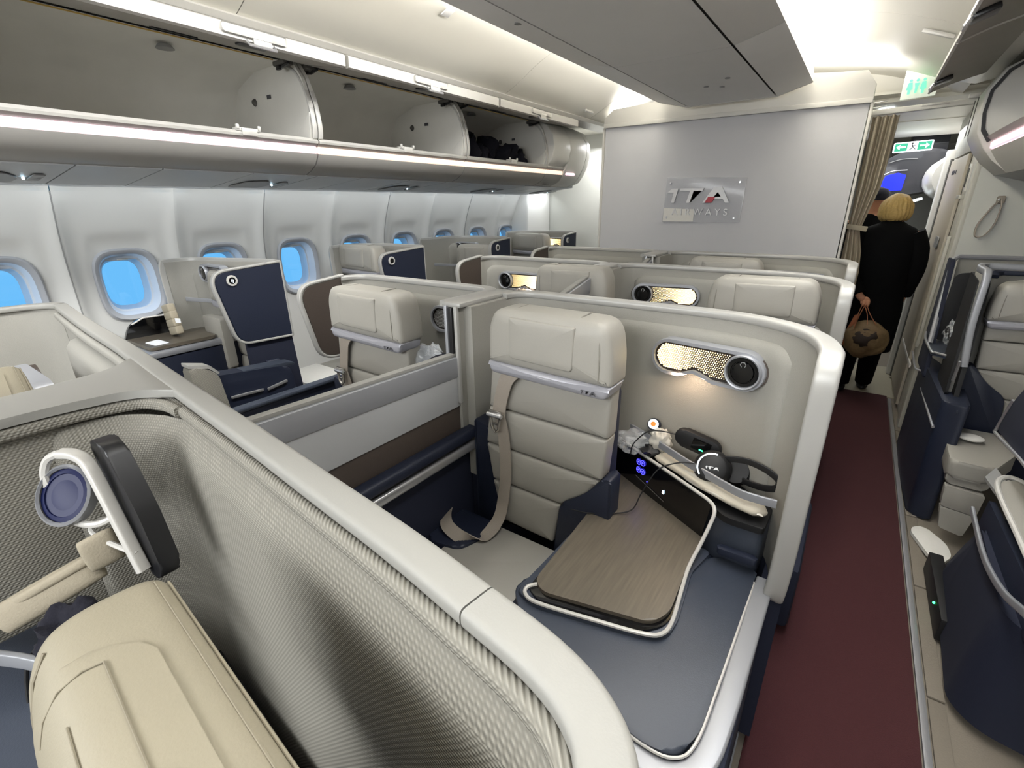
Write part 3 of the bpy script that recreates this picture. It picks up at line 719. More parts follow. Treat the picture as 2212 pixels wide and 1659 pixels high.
for y in (4.08, 4.20): box('seam_band', (0.405, y, 2.05), (0.004, 0.004, 0.2), 'seam', t, bev=0)
box('latch', (0.495, 4.08, 1.885), (0.03, 0.05, 0.02), 'grey_plastic', t, bev=0.005)
box('latch', (0.49, 4.22, 1.885), (0.03, 0.03, 0.016), 'grey_plastic', t, bev=0.005)
dpR = smooth_path([(0.60, 0, 2.335), (0.50, 0, 2.318), (0.38, 0, 2.290), (0.27, 0, 2.258), (0.18, 0, 2.222)], 4)
lo = [(p.x, p.z) for p in dpR]; hi = [(p.x + 0.01, p.z + 0.028) for p in reversed(dpR)]
for y0, y1 in ((0.9, 3.02), (3.03, 4.26)):
    d = slab('door', [(x, y0, z) for x, z in lo + hi], (0, 1, 0), y1 - y0, 'bin_door_inner', t, smooth=50)
    slab('door_edge', [(x, y0, z) for x, z in ((0.184, 2.218), (0.174, 2.222), (0.176, 2.252), (0.19, 2.252))], (0, 1, 0), y1 - y0, 'white_trim', d)
    box('latch', (0.215, y1 - 0.36, 2.226), (0.075, 0.09, 0.02), 'dark_plastic', d, bev=0.004, rot=Matrix.Rotation(radians(-18), 3, 'Y'))
    tube('latch_handle', [(0.175, y1 - 0.39, 2.215), (0.165, y1 - 0.39, 2.195), (0.165, y1 - 0.32, 2.195), (0.175, y1 - 0.32, 2.215)], 0.006, 'silver', d, n=6)
sweep('door_seam', [(p.x - 0.002, 3.026, p.z - 0.003) for p in dpR], rprof(0.008, 0.006, 0.001), 'white_trim', t)
slab('service_channel', [(x, -1.0, z) for x, z in ((0.60, 1.742), (0.75, 1.70), (1.5, 1.66), (1.55, 1.80), (0.65, 1.80))], (0, 1, 0), 5.3, 'psu_grey', t)

# ---- signs, header rail, curtain, aft cabin
sg = thing('toilet_sign', 'green lit lavatory figures on a pale hanging panel', 'sign', (0.14, 4.7, 2.36))
slab('panel', rnd([(0.045, 4.70, 2.265), (0.235, 4.70, 2.275), (0.235, 4.70, 2.47), (0.045, 4.70, 2.475)], 0.004), (0, 1, 0), 0.025, 'wc_panel', sg, bev=0.002)
for i_, x in enumerate((0.085, 0.122, 0.159)):
    p = V((x, 4.697, 2.335)); wdt = 0.012
    bm = bmesh.new(); r = bmesh.ops.create_cone(bm, segments=12, radius1=0.009, radius2=0.009, depth=0.003, cap_ends=True)
    for v in bm.verts: v.co = Matrix.Rotation(radians(90), 3, 'X') @ v.co + p + V((0, 0, 0.042))
    bm_obj('figure_head', bm, 'wc_green', sg)
    if i_ == 1: poly = [(-.006, -.035), (.006, -.035), (.008, .0), (.014, .025), (-.014, .025), (-.008, 0)]
    else: poly = [(-.007, -.04), (.007, -.04), (.008, -.015), (.018, -.012), (.010, .03), (-.010, .03), (-.018, -.012), (-.008, -.015)]
    slab('figure_body', [p + V((a, 0, b)) for a, b in poly], (0, -1, 0), 0.003, 'wc_green', sg, smooth=0)
rl = thing('curtain_rail', 'cream header rail crossing the right aisle above the curtain', 'rail', (0.2, 4.5, 2.17))
box('rail', (0.18, 4.50, 2.180), (0.60, 0.04, 0.035), 'bin_white', rl, bev=0.006, rot=Matrix.Rotation(radians(-1.5), 3, 'Y'))
box('bracket', (0.42, 4.49, 2.215), (0.05, 0.05, 0.03), 'white_trim', rl, bev=0.006)
box('slot', (0.24, 4.477, 2.19), (0.14, 0.006, 0.012), 'white_trim', rl, bev=0.002)
for dz in (0.0, 0.03): tube('hanger_rod', [(-0.10, 4.46, 2.20 + dz), (-0.02, 4.46, 2.205 + dz)], 0.003, 'silver', rl, n=6)
cu = thing('curtain', 'beige pleated curtain gathered beside the grey bulkhead', 'curtain', (-0.03, 4.5, 1.2))
prof_n = 40
vs = []; fs = []
NZ = 14
for j in range(NZ + 1):
    z = 0.05 + 2.10 * j / NZ; pinch = 1 - 0.45 * math.exp(-((z - 1.42) / 0.16) ** 2)
    for i in range(prof_n + 1):
        u = i / prof_n; x = -0.085 + 0.150 * u * pinch * (0.75 + 0.25 * z / 2.1); y = 4.50 + 0.030 * sin(u * 2 * pi * 3.5) * pinch + 0.008 * sin(z * 5 + u * 9)
        vs.append((x, y, z))
for j in range(NZ):
    for i in range(prof_n): fs.append((j * (prof_n + 1) + i, j * (prof_n + 1) + i + 1, (j + 1) * (prof_n + 1) + i + 1, (j + 1) * (prof_n + 1) + i))
mesh_obj('drape', vs, fs, 'curtain', cu, smooth=60)
box('tie_band', (-0.03, 4.465, 1.42), (0.13, 0.012, 0.035), 'pouch', cu, bev=0.004, rot=Matrix.Rotation(radians(8), 3, 'Y'))
# lowered aft ceiling
af = thing('ceiling_aft', None, None, (0.2, 6, 2.3), kind='structure')
slab('ceiling_panel', [(-0.6, 4.9, 2.34), (0.56, 4.9, 2.34), (0.56, 5.7, 2.24), (-0.6, 5.7, 2.24)], (0, 0.1, 1), 0.02, 'ceiling_white', af)
slab('ceiling_panel', [(-0.6, 5.7, 2.235), (0.9, 5.7, 2.235), (0.9, 6.5, 2.19), (-0.6, 6.5, 2.19)], (0, 0.05, 1), 0.02, 'ceiling_white', af)
slab('ceiling_panel', [(-0.6, 6.5, 2.30), (1.6, 6.5, 2.30), (1.6, 9.0, 2.30), (-0.6, 9.0, 2.30)], (0, 0, 1), 0.02, 'ceiling_white', af)
slab('ceiling_step', [(-0.6, 6.5, 2.19), (0.9, 6.5, 2.19), (0.9, 6.5, 2.30), (-0.6, 6.5, 2.30)], (0, 1, 0), 0.02, 'ceiling_white', af)
box('light_fitting', (-0.02, 5.3, 2.285), (0.10, 0.16, 0.012), 'exit_white', af, bev=0.003)
ex = thing('exit_sign', 'green and white emergency exit sign with two arrows above the aisle', 'sign', (0.25, 6.19, 2.08))
slab('casing', rnd([(0.10, 6.19, 2.030), (0.39, 6.19, 2.040), (0.39, 6.19, 2.125), (0.10, 6.19, 2.115)], 0.012), (0, 1, 0), 0.03, 'exit_white', ex, bev=0.002)
slab('green_field', [(0.110, 6.188, 2.040), (0.205, 6.188, 2.043), (0.205, 6.188, 2.109), (0.110, 6.188, 2.106)], (0, -1, 0), 0.002, 'exit_green', ex)
slab('green_field', [(0.280, 6.188, 2.046), (0.380, 6.188, 2.050), (0.380, 6.188, 2.116), (0.280, 6.188, 2.112)], (0, -1, 0), 0.002, 'exit_green', ex)
def arrow(cx, cz, d):
    pts = [(-.035, 0), (-.008, .022), (-.008, .012), (-.014, .006), (.035, .006), (.035, -.006), (-.014, -.006), (-.008, -.012), (-.008, -.022)]
    pts = [(a * d, b) for a, b in pts]
    slab('arrow', [(cx + a, 6.185, cz + b) for a, b in pts], (0, -1, 0), 0.002, 'exit_white', ex, smooth=0)
arrow(0.157, 2.075, 1); arrow(0.330, 2.081, -1)
tube('running_figure', [(0.222, 6.187, 2.05), (0.238, 6.187, 2.062), (0.244, 6.187, 2.082), (0.236, 6.187, 2.094)], 0.005, 'dark_plastic', ex, n=6)
tube('running_figure', [(0.268, 6.187, 2.052), (0.254, 6.187, 2.064), (0.244, 6.187, 2.080), (0.262, 6.187, 2.090)], 0.004, 'dark_plastic', ex, n=6)
bm = bmesh.new(); bmesh.ops.create_uvsphere(bm, u_segments=8, v_segments=6, radius=0.008)
for v in bm.verts: v.co += V((0.238, 6.187, 2.104))
bm_obj('running_head', bm, 'dark_plastic', ex)
ab = thing('overhead_bin', 'dark open overhead bin with blue glow in the cabin beyond', 'overhead bin', (0.25, 7.0, 1.9))
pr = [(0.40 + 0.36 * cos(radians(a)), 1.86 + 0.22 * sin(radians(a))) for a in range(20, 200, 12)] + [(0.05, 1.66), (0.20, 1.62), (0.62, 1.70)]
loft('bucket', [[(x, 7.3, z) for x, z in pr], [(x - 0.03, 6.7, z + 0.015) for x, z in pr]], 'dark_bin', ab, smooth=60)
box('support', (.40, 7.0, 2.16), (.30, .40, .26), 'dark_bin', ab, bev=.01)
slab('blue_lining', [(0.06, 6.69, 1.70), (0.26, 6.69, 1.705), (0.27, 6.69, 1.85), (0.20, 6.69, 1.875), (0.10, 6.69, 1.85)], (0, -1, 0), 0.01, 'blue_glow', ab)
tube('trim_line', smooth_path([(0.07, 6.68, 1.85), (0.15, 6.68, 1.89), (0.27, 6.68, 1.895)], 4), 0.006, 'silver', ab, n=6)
tube('trim_line', smooth_path([(0.10, 6.68, 1.97), (0.20, 6.68, 2.0), (0.33, 6.68, 2.0)], 4), 0.004, 'grey_plastic', ab, n=6)
bo = thing('bin_pod', 'white rounded bin end at the far right of the aisle', 'bin cover', (0.46, 6.1, 1.8))
loft('shell', [[(0.60 + 0.22 * k * cos(radians(a)) , y, 1.80 + 0.22 * k * sin(radians(a))) for a in range(0, 360, 20)] for y, k in ((6.6, .9), (6.1, .9), (6.0, 0.86), (5.95, 0.78))], 'bin_white', bo, smooth=60)
box('reading_strip', (0.36, 6.3, 1.60), (0.12, 0.30, 0.02), 'exit_white', bo, bev=0.004, rot=Matrix.Rotation(radians(-20), 3, 'Y'))

# ================================================================== SEATS AND SUITES
def mirror_x(c): return Matrix.Translation(V((c, 0, 0))) @ Matrix.Diagonal((-1, 1, 1, 1))
def shift(x, y, z=0): return Matrix.Translation(V((x, y, z)))

def ribbon(name, path, wv, th, wd, m, parent, **k):
    """flat band: wv(i) gives the width direction"""
    P = [V(p) for p in path]; rings = []
    for i, p in enumerate(P):
        t = (P[min(i + 1, len(P) - 1)] - P[max(i - 1, 0)]).normalized(); w_ = V(wv(i / (len(P) - 1))); w_ = (w_ - t * w_.dot(t)).normalized(); n = t.cross(w_)
        rings.append([p + w_ * wd / 2 + n * th / 2, p - w_ * wd / 2 + n * th / 2, p - w_ * wd / 2 - n * th / 2, p + w_ * wd / 2 - n * th / 2])
    return loft(name, rings, m, parent, smooth=40, **k)

def dense(P, step=.03):
    out = []
    for i, p in enumerate(P):
        q = P[(i + 1) % len(P)]; n = max(1, int((q - p).length / step))
        for k in range(n): out.append(p + (q - p) * (k / n))
    return out

def pad(name, poly, th, m, parent, soft=.012, dome=.006, **k):
    """upholstered panel in an x-z outline, face towards -y: rings drawn in towards the middle"""
    P = [V(p) for p in poly]; n = len(P); c = sum(P, V((0, 0, 0))) / n; y = P[0].y
    def inset(d):
        out = []
        for i in range(n):
            a = P[i - 1]; b = P[i]; e = P[(i + 1) % n]; t = (e - a); t.y = 0; t.normalize(); nn = V((-t.z, 0, t.x))
            if (c - b).dot(nn) < 0 and abs((c - b).normalized().dot(nn)) > .25: nn = -nn
            if (c - b).dot(nn) < 0: nn = -nn
            out.append(b + nn * d)
        return out
    def ringy(pts, yy): return [(p.x, yy, p.z) for p in pts]
    q = soft
    rings = [ringy(inset(q * .4), y + th), ringy(P, y + th * .85), ringy(P, y + q * 1.2), ringy(inset(q * .12), y + q * .55), ringy(inset(q * .5), y + q * .15), ringy(inset(q * 1.2), y - dome * .25)]
    big = inset(q * 1.2)
    for f in (.25, .5, .75): rings.append([(p.x * (1 - f) + c.x * f, y - dome * (.25 + .75 * (1 - (1 - f) ** 2)), p.z * (1 - f) + c.z * f) for p in big])
    rings = [[V(p) for p in r] for r in rings]
    vs = [p for r in rings for p in r]; fs = []
    for i in range(len(rings) - 1):
        for j in range(n): fs.append((i * n + j, i * n + (j + 1) % n, (i + 1) * n + (j + 1) % n, (i + 1) * n + j))
    vs.append(V((c.x, y - dome, c.z))); b = (len(rings) - 1) * n
    for j in range(n): fs.append((b + j, b + (j + 1) % n, len(vs) - 1))
    fs.append(tuple(range(n - 1, -1, -1)))
    bm = bmesh.new(); bv = [bm.verts.new(v) for v in vs]
    for f in fs:
        try: bm.faces.new([bv[i] for i in f])
        except ValueError: pass
    return bm_obj(name, bm, m, parent, smooth=75, **k)

def make_seat(label, belt=True, flap=True, near=False, dz=0.0, cushion=True, group=None, ztop=1.10, foot=False, outer=True):
    """template seat of the first right-hand centre suite: centre x -0.72, front face y 1.22"""
    cx, y0 = -0.72, 1.22
    t = thing('seat', label, 'seat', (cx, y0 + 0.05, 0.0), group=group)
    le = 'leather_near' if near else 'leather'
    def pl(pts, z0=0): return [(cx + a, y0 + z0, b) for a, b in pts]
    # headrest
    d = dz
    hp = rnd([(cx - .212, y0 - .045, 1.120 + d), (cx + .226, y0 - .045, 1.108 + d), (cx + .226, y0 - .045, 1.20 + d), (cx + .205, y0 - .045, 1.298 + d), (cx - .180, y0 - .045, 1.302 + d), (cx - .210, y0 - .045, 1.24 + d)], [.016, .016, .05, .055, .05, .05], 6)
    hr = pad('headrest', hp, .125, le, t, soft=.018, dome=.014)
    def fy(x, z): return y0 - .045 - 0.010 * max(0, 1 - ((x - cx) / .22) ** 2)
    if flap:   # centre pad that wraps over the top
        fo = rnd([(cx - .118, y0 - .0590, 1.150 + d), (cx + .108, y0 - .0590, 1.142 + d), (cx + .112, y0 - .0590, 1.276 + d), (cx - .116, y0 - .0590, 1.280 + d)], [.018, .018, .004, .004], 4)
        pad('headrest_flap', fo, .03, le, hr, soft=.004, dome=.0035)
        for sx in (-.117, .111):
            tube('flap_seam', smooth_path([(cx + sx, y0 - .050, 1.262 + d), (cx + sx, y0 - .043, 1.280 + d), (cx + sx, y0 - .026, 1.2935 + d), (cx + sx, y0 - .004, 1.300 + d), (cx + sx, y0 + .06, 1.301 + d)], 3), .0018, 'leather_side', hr, n=5)
        if near:   # stitched inner strip of the flap
            for xs in (-.075, -.035):
                tube('stitching', [(cx + xs, y0 + .07, 1.3105 + d), (cx + xs, y0 + .005, 1.3075 + d), (cx + xs - .005, fy(cx, 1.28 + d) + .006, 1.2915 + d), (cx + xs - .006, fy(cx, 1.2 + d) - .008, 1.2 + d)], 0.0012, 'thread', hr, n=5)
            tube('stitching', [(cx - .075, y0 + .07, 1.3105 + d), (cx - .035, y0 + .07, 1.3105 + d)], 0.0012, 'thread', hr, n=5)
    for sx in (.190,):
        tube('piping', smooth_path([(cx + sx, y0 - .0505, 1.125 + d), (cx + sx, y0 - .052, 1.20 + d), (cx + sx * .97, y0 - .044, 1.262 + d), (cx + sx * .93, y0 - .030, 1.284 + d)], 4), .0018, 'leather_side', hr, n=5)
    bar = pad('headrest_bar', rnd([(cx - .204, y0 - .046, 1.084 + d), (cx + .214, y0 - .046, 1.070 + d), (cx + .227, y0 - .046, 1.111 + d), (cx - .212, y0 - .046, 1.123 + d)], [.025, .025, .004, .004], 5), .11, 'seat_bar', hr, soft=.010, dome=.006)
    Mx = XF[0]
    if Mx.determinant() > 0: E0 = Mx @ V((cx + .135, y0 - .0535, 1.084 + d))
    else: E0 = Mx @ V((cx - .135, y0 - .0535, 1.092 + d))
    emblem(axes(E0, (1, 0, -0.02), (0, 0, 1)), 0.00013, 'logo_ink', bar, ext=0.0008, red=False)
    # back cushions
    def q(pts, r=.008): return pad('back_cushion', dense(rnd(pl(pts), r, 3)), 0.07, le, t, soft=.009, dome=.008)
    q([(-.232, ztop), (-.248, .937), (.208, .928), (.212, ztop + .0)], [.03, .004, .004, .03])
    q([(-.249, .932), (-.268, .785), (.196, .776), (.207, .923)])
    q([(-.268, .780), (-.243, .636), (.052, .632), (.150, .712), (.190, .771)])
    q([(-.243, .631), (-.205, .466), (.022, .458), (.050, .627)])
    box('back_frame', (cx - .025, y0 + .115, .72), (.42, .10, .66), 'navy_fabric', t, bev=.02)
    slab('side_bolster', rnd(pl([(.205, .790), (.232, .790), (.236, .40), (.024, .40), (.054, .645), (.140, .705)], -.006), [.01, .01, .0, .0, .03, .05]), (0, 1, 0), 0.075, 'navy', t, bev=.008)
    if outer: slab('side_bolster', rnd(pl([(-.33, .86), (-.262, .84), (-.268, .785), (-.236, .63), (-.205, .40), (-.33, .40)], .010), .01), (0, 1, 0), 0.08, 'navy', t, bev=.008)
    if cushion:
        slab('seat_cushion', rnd([(cx - .30, y0 - .02, .33), (cx - .30, y0 - .34, .33), (cx + .13, y0 - .34, .33), (cx + .13, y0 - .02, .33)], .02), (0, 0, 1), 0.115, le, t, bev=.014, seg=3, smooth=60)
        slab('seat_cushion', rnd([(cx - .30, y0 - .345, .33), (cx - .30, y0 - .62, .33), (cx + .13, y0 - .62, .33), (cx + .13, y0 - .345, .33)], .02), (0, 0, 1), 0.113, le, t, bev=.014, seg=3, smooth=60)
        if outer: slab('cushion_wing', rnd([(cx - .40, y0 - .02, .36), (cx - .42, y0 - .17, .36), (cx - .36, y0 - .24, .36), (cx - .24, y0 - .21, .36), (cx - .21, y0 - .12, .36), (cx - .215, y0 - .02, .36)], .03), (0, 0, 1), 0.095, 'navy', t, bev=.01)
        box('seat_pan', (cx - .10, y0 - .30, .18), (.50, .55, .28), 'navy_fabric', t, bev=.02)
    if belt:
        p = smooth_path([(cx - .115, y0 - .030, 1.100), (cx - .150, y0 - .028, 1.06), (cx - .178, y0 - .022, .985), (cx - .188, y0 - .024, .93)], 5)
        st = ribbon('seat_belt', p, lambda u: (1, 0, -.1), 0.004, 0.052, 'strap', t)
        p = smooth_path([(cx - .186, y0 - .026, .925), (cx - .172, y0 - .020, .84), (cx - .166, y0 - .020, .70), (cx - .178, y0 - .024, .575), (cx - .185, y0 - .05, .50), (cx - .205, y0 - .115, .457), (cx - .255, y0 - .165, .462), (cx - .325, y0 - .17, .485), (cx - .375, y0 - .13, .488), (cx - .420, y0 - .06, .475), (cx - .45, y0 - .02, .46)][:None if outer else 8], 6)
        ribbon('seat_belt', p, lambda u: (1, 0, -.05) if u < .42 else ((.75, .5, .2) if u < .62 else (.35, .8, .45)), 0.004, 0.048, 'strap', t)
        # buckle
        bx_, by_, bz_ = cx - .190, y0 - .042, .925
        bk_ = box('buckle', (bx_, by_, bz_), (.060, .016, .016), 'buckle', t, bev=.004)
        box('buckle_plate', (bx_, by_ + .002, bz_ + .012), (.052, .010, .012), 'buckle', bk_, bev=.003)
        tube('latch_tongue', [(bx_ - .020, by_, bz_ - .010), (bx_ - .013, by_, bz_ - .050), (bx_ + .0, by_, bz_ - .062), (bx_ + .013, by_, bz_ - .050), (bx_ + .020, by_, bz_ - .010)], .0055, 'buckle', bk_, n=8)
        box('tongue_bar', (bx_, by_, bz_ - .030), (.032, .008, .008), 'buckle', bk_, bev=.002)
        tube('adjuster_roll', [(bx_ - .03, by_ - .006, bz_ + .004), (bx_ + .03, by_ - .006, bz_ + .004)], .007, 'silver', bk_, n=10)
    return t

def stadium(c, L, H, y, n=10, notch=False):
    """outline in the x-z plane, round ends"""
    r = H / 2; pts = []
    for i in range(n + 1): a = radians(90 + 180 * i / n); pts.append((c[0] - L / 2 + r + r * cos(a), y, c[1] + r * sin(a)))
    if notch:
        for u, h in ((.16, 0), (.26, .010), (.36, .020), (.44, .016), (.54, .008), (.62, 0)): pts.append((c[0] - L / 2 + r + (L - 2 * r) * u, y, c[1] - r + h))
    for i in range(n + 1): a = radians(-90 + 180 * i / n); pts.append((c[0] + L / 2 - r + r * cos(a), y, c[1] + r * sin(a)))
    return pts

def make_lamp(parent, cx=-0.315, cz=1.140, y=1.53, lit=True, L=0.355, H=0.118, lens='lens', pale=False):
    """oval reading lamp: round speaker at +x end, perforated lamp plate at -x end"""
    o = stadium((cx, cz), L, H, y, notch=True); inn = stadium((cx, cz), L - .022, H - .022, y, notch=True)
    f = 0.040
    bz = loft('reading_lamp', [[(a, y, c) for a, b, c in o], [(a, y - f + .006, c) for a, b, c in o], [(a * .985 + cx * .015, y - f, c * .985 + cz * .015) for a, b, c in o], [(a, y - f, c) for a, b, c in inn], [(a, y - f + .016, c) for a, b, c in inn]], 'silver_soft', parent, caps=False, smooth=50)
    slab('lamp_plate', [(a, y - f + .012, c) for a, b, c in inn], (0, 1, 0), .006, 'grille', bz, smooth=0)
    # speaker
    sxc = cx + L / 2 - H / 2 - .003; n = 28
    def ring(r, yy, dx=0.0): return [(sxc + dx + r * cos(2 * pi * i / n), yy, cz + r * sin(2 * pi * i / n)) for i in range(n)]
    R_ = H / 2 - .006
    loft('speaker_ring', [ring(R_, y - f + .014), ring(R_, y - f - .006), ring(R_ - .003, y - f - .010), ring(R_ - .007, y - f - .008), ring(R_ - .009, y - f + .004)], 'silver_soft', bz, caps=False, smooth=50)
    loft('speaker', [ring(R_ - .008, y - f + .002), ring(R_ - .010, y - f - .002), ring(R_ * .66, y - f - .001), ring(R_ * .62, y - f + .004), ring(R_ * .56, y - f - .004), ring(R_ * .2, y - f - .006)], lens, bz, smooth=50)
    tube('speaker_mark', [(sxc + .008 * cos(a), y - f - .007, cz + .024 + .008 * sin(a)) for a in (pi * 1.35, pi, pi * .7, pi * .35, 0, -pi * .3)], .0012, 'silver', bz, n=5)
    # cylinder behind the speaker standing off the shell
    loft('speaker_stem', [ring(R_ - .004, y + .02, .018), ring(R_ - .004, y - f + .01, .018)], 'brown', bz, smooth=50)
    # the perforations: small raised points, larger towards the bright end
    x0 = cx - L / 2 + .02; x1 = sxc - R_ - .001; vs = []; fs = []; s_ = .0072; row = 0; z = cz - H / 2 + .016
    inn2 = [(p[0], p[2]) for p in stadium((cx, cz), L - .034, H - .034, y, notch=True)]
    def inside(px, pz):
        c = False; j = len(inn2) - 1
        for i in range(len(inn2)):
            a, b = inn2[i], inn2[j]
            if (a[1] > pz) != (b[1] > pz) and px < (b[0] - a[0]) * (pz - a[1]) / (b[1] - a[1]) + a[0]: c = not c
            j = i
        return c
    while z < cz + H / 2 - .012:
        x = x0 + (s_ / 2 if row % 2 else 0)
        while x < x1 + R_ * .6:
            far = hypot(x - sxc, z - cz) > R_ + .004
            if inside(x, z) and far:
                u = (x - x0) / (x1 - x0); r_ = s_ * (.49 - .30 * max(0, u - .25) / .9)
                b = len(vs); vs.append((x, y - f + .0095, z))
                for i in range(6): a = radians(60 * i + 30); vs.append((x + r_ * cos(a) * .92, y - f + .011, z + r_ * sin(a) * .92))
                for i in range(6): fs.append((b, b + 1 + i, b + 1 + (i + 1) % 6))
            x += s_
        z += s_ * .86; row += 1
    if vs:
        g = mesh_obj('lamp_perforation', vs, fs, 'grille_lit' if lit else 'grey_plastic', bz, smooth=0, kind='stuff')
    if lit:
        p = XF[0] @ V((cx - L * .12, y - f - .004, cz - .046)); L_ = bpy.data.lights.new('lamp_glow', 'AREA'); L_.size = .10; L_.size_y = .012; L_.shape = 'RECTANGLE'; L_.energy = .16; L_.color = (1.0, .72, .50)
        q = bpy.data.objects.new('lamp_glow', L_); COL.objects.link(q); q.location = p; q.rotation_euler = (radians(12), 0, 0)
    return bz

def make_console(parent, detailed=True):
    """side console of the template suite: foot cover, table, panel, shelf and rail"""
    # body under the navy cover
    body = rnd([(-.575, .72, 0), (-.30, .66, 0), (-.14, .655, 0), (-.085, .70, 0), (-.070, .95, 0), (-.060, 1.52, 0), (-.58, 1.52, 0), (-.585, .9, 0)], [.06, .05, .05, .04, .02, .01, .01, .04])
    cn = slab('side_console', [(p.x, p.y, .06) for p in body], (0, 0, 1), .535, 'navy', parent, bev=.012)
    top = rnd([(-.60, .84, .594), (-.50, .735, .594), (-.33, .668, .594), (-.150, .641, .594), (-.095, .655, .594), (-.070, .72, .594), (-.064, .95, .594), (-.054, 1.27, .594), (-.18, 1.27, .594), (-.22, 1.10, .594), (-.23, .92, .594), (-.56, .92, .594)], [.03, .03, .03, .05, .05, .03, .02, .01, .03, .03, .03, .03], 5)
    slab('padded_cover', top, (0, 0, 1), .026, 'navy_leather', cn, bev=.009, seg=3, smooth=60)
    # the outer silver edge along the aisle
    ep = smooth_path([(-.30, .660, .60), (-.17, .628, .60), (-.095, .630, .60), (-.052, .680, .602), (-.040, .80, .604), (-.036, 1.0, .606), (-.032, 1.20, .610), (-.030, 1.25, .612)], 5)
    sweep('aisle_edge', ep, rprof(.046, .016, .006), 'silver_soft', cn)
    tube('front_edge_line', smooth_path([(-.36, .672, .612), (-.25, .655, .613), (-.155, .642, .614), (-.10, .652, .614), (-.072, .70, .614), (-.064, .85, .615), (-.055, 1.22, .617)], 5), .0035, 'white_trim', cn, n=6)
    # side panel below
    slab('aisle_side', [(-.014, .66, .05), (-.014, 1.53, .05), (-.014, 1.53, .60), (-.014, .66, .60)], (-1, 0, 0), .03, 'navy_fabric', cn, bev=.006)
    slab('kick_strip', [(-.010, .70, .03), (-.010, 1.53, .03), (-.010, 1.53, .05), (-.010, .70, .05)], (-1, 0, 0), .02, 'silver_soft', cn)
    # table with black rim and pale trim
    tb = rnd([(-.545, .862, 0), (-.505, .836, 0), (-.235, .900, 0), (-.207, .955, 0), (-.218, 1.14, 0), (-.212, 1.31, 0), (-.56, 1.52, 0), (-.575, 1.50, 0)], [.02, .02, .03, .03, .05, 0, 0, 0], 5)
    slab('table_rim', rnd([(-.550, .835, .615), (-.500, .812, .615), (-.245, .872, .615), (-.201, .93, .615), (-.214, 1.14, .615), (-.215, 1.30, .615), (-.565, 1.51, .615)], [.02, .02, .04, .03, .03, 0, 0]), (0, 0, 1), .022, 'black_gloss', cn, bev=.002)
    slab('table_top', [(p.x, p.y, .634) for p in tb], (0, 0, 1), .014, 'wood', cn, bev=.003)
    tp = smooth_path([(-.530, .862, .640), (-.553, .838, .636), (-.545, .815, .634), (-.50, .808, .634), (-.36, .840, .634), (-.245, .870, .634), (-.205, .895, .635), (-.196, .945, .637), (-.206, 1.05, .642), (-.213, 1.14, .652), (-.203, 1.20, .690), (-.192, 1.245, .740), (-.190, 1.268, .768), (-.208, 1.292, .779), (-.26, 1.325, .781), (-.40, 1.408, .782), (-.54, 1.490, .783), (-.585, 1.520, .786), (-.600, 1.535, .800)], 5)
    tube('pale_trim', tp, .0055, 'white_trim', cn, n=8)
    slab('console_riser', rnd([(-.575, .815, .60), (-.50, .800, .60), (-.24, .866, .60), (-.192, .90, .60), (-.186, .96, .60), (-.205, 1.15, .60), (-.18, 1.27, .60), (-.56, 1.27, .60)], .02), (0, 0, 1), .030, 'navy_leather', cn, bev=.006)
    # glossy black panel with the seat controls
    A = V((-.592, 1.512, 0)); B = V((-.222, 1.296, 0)); n_ = V((-.5, -.86, 0)).normalized()
    pnl = slab('control_panel', [A + V((0, 0, .640)), B + V((0, 0, .640)), B + V((.018, -.012, .775)), A + V((0, 0, .780))], -n_, .02, 'black_gloss', cn)
    if detailed:
        def on(u, z): return A * (1 - u) + B * u + n_ * .003 + V((0, 0, z))
        for u, z in ((.295, .752), (.345, .757), (.300, .722), (.350, .724)):
            c = on(u, z); ax = (B - A).normalized()
            tube('touch_key', [c + ax * .010 * cos(a) + V((0, 0, .010 * sin(a))) for a in [2 * pi * i / 12 for i in range(12)]], .0011, 'led_blue', pnl, n=5, closed=True)
            slab('key_symbol', [c + ax * a + V((0, 0, b)) for a, b in ((-.004, -.002), (.004, -.002), (.004, .002), (0, .004), (-.004, .002))], n_, .001, 'led_blue', pnl, smooth=0)
        c = on(.415, .700); slab('key_symbol', [c + V((0, 0, -.003)), c + (B - A).normalized() * .003, c + V((0, 0, .003)), c - (B - A).normalized() * .003], n_, .001, 'led_blue', pnl, smooth=0)
        c = on(.60, .705); slab('call_light', [c + (B - A).normalized() * a + V((0, 0, b)) for a, b in ((-.004, -.006), (.004, -.006), (.002, .006), (-.002, .006))], n_, .001, 'led_white', pnl, smooth=0)
        tube('panel_line', [on(.27, .693), on(.62, .672)], .0012, 'seam', pnl, n=5)
    # shelf behind the panel and its guard rail
    sh = rnd([(-.60, 1.535, .765), (-.20, 1.300, .765), (-.165, 1.262, .765), (-.060, 1.262, .765), (-.045, 1.535, .765)], [.0, .02, .03, .01, 0])
    slab('shelf', sh, (0, 0, -1), .02, 'black_soft', cn, bev=.003)
    slab('shelf_body', [(p.x, p.y, .60) for p in rnd([(-.60, 1.535, 0), (-.218, 1.318, 0), (-.160, 1.27, 0), (-.060, 1.27, 0), (-.045, 1.535, 0)], [0, .03, .05, .02, 0])], (0, 0, 1), .146, 'navy_leather', cn, bev=.004)
    rp = smooth_path([(-.640, 1.545, .865), (-.612, 1.535, .852), (-.570, 1.530, .842), (-.50, 1.498, .838), (-.40, 1.440, .836), (-.30, 1.380, .834), (-.18, 1.318, .832), (-.13, 1.298, .832), (-.085, 1.296, .832), (-.045, 1.298, .832)], 5)
    sweep('guard_rail', rp, rprof(.007, .026, .002), 'silver_soft', cn)
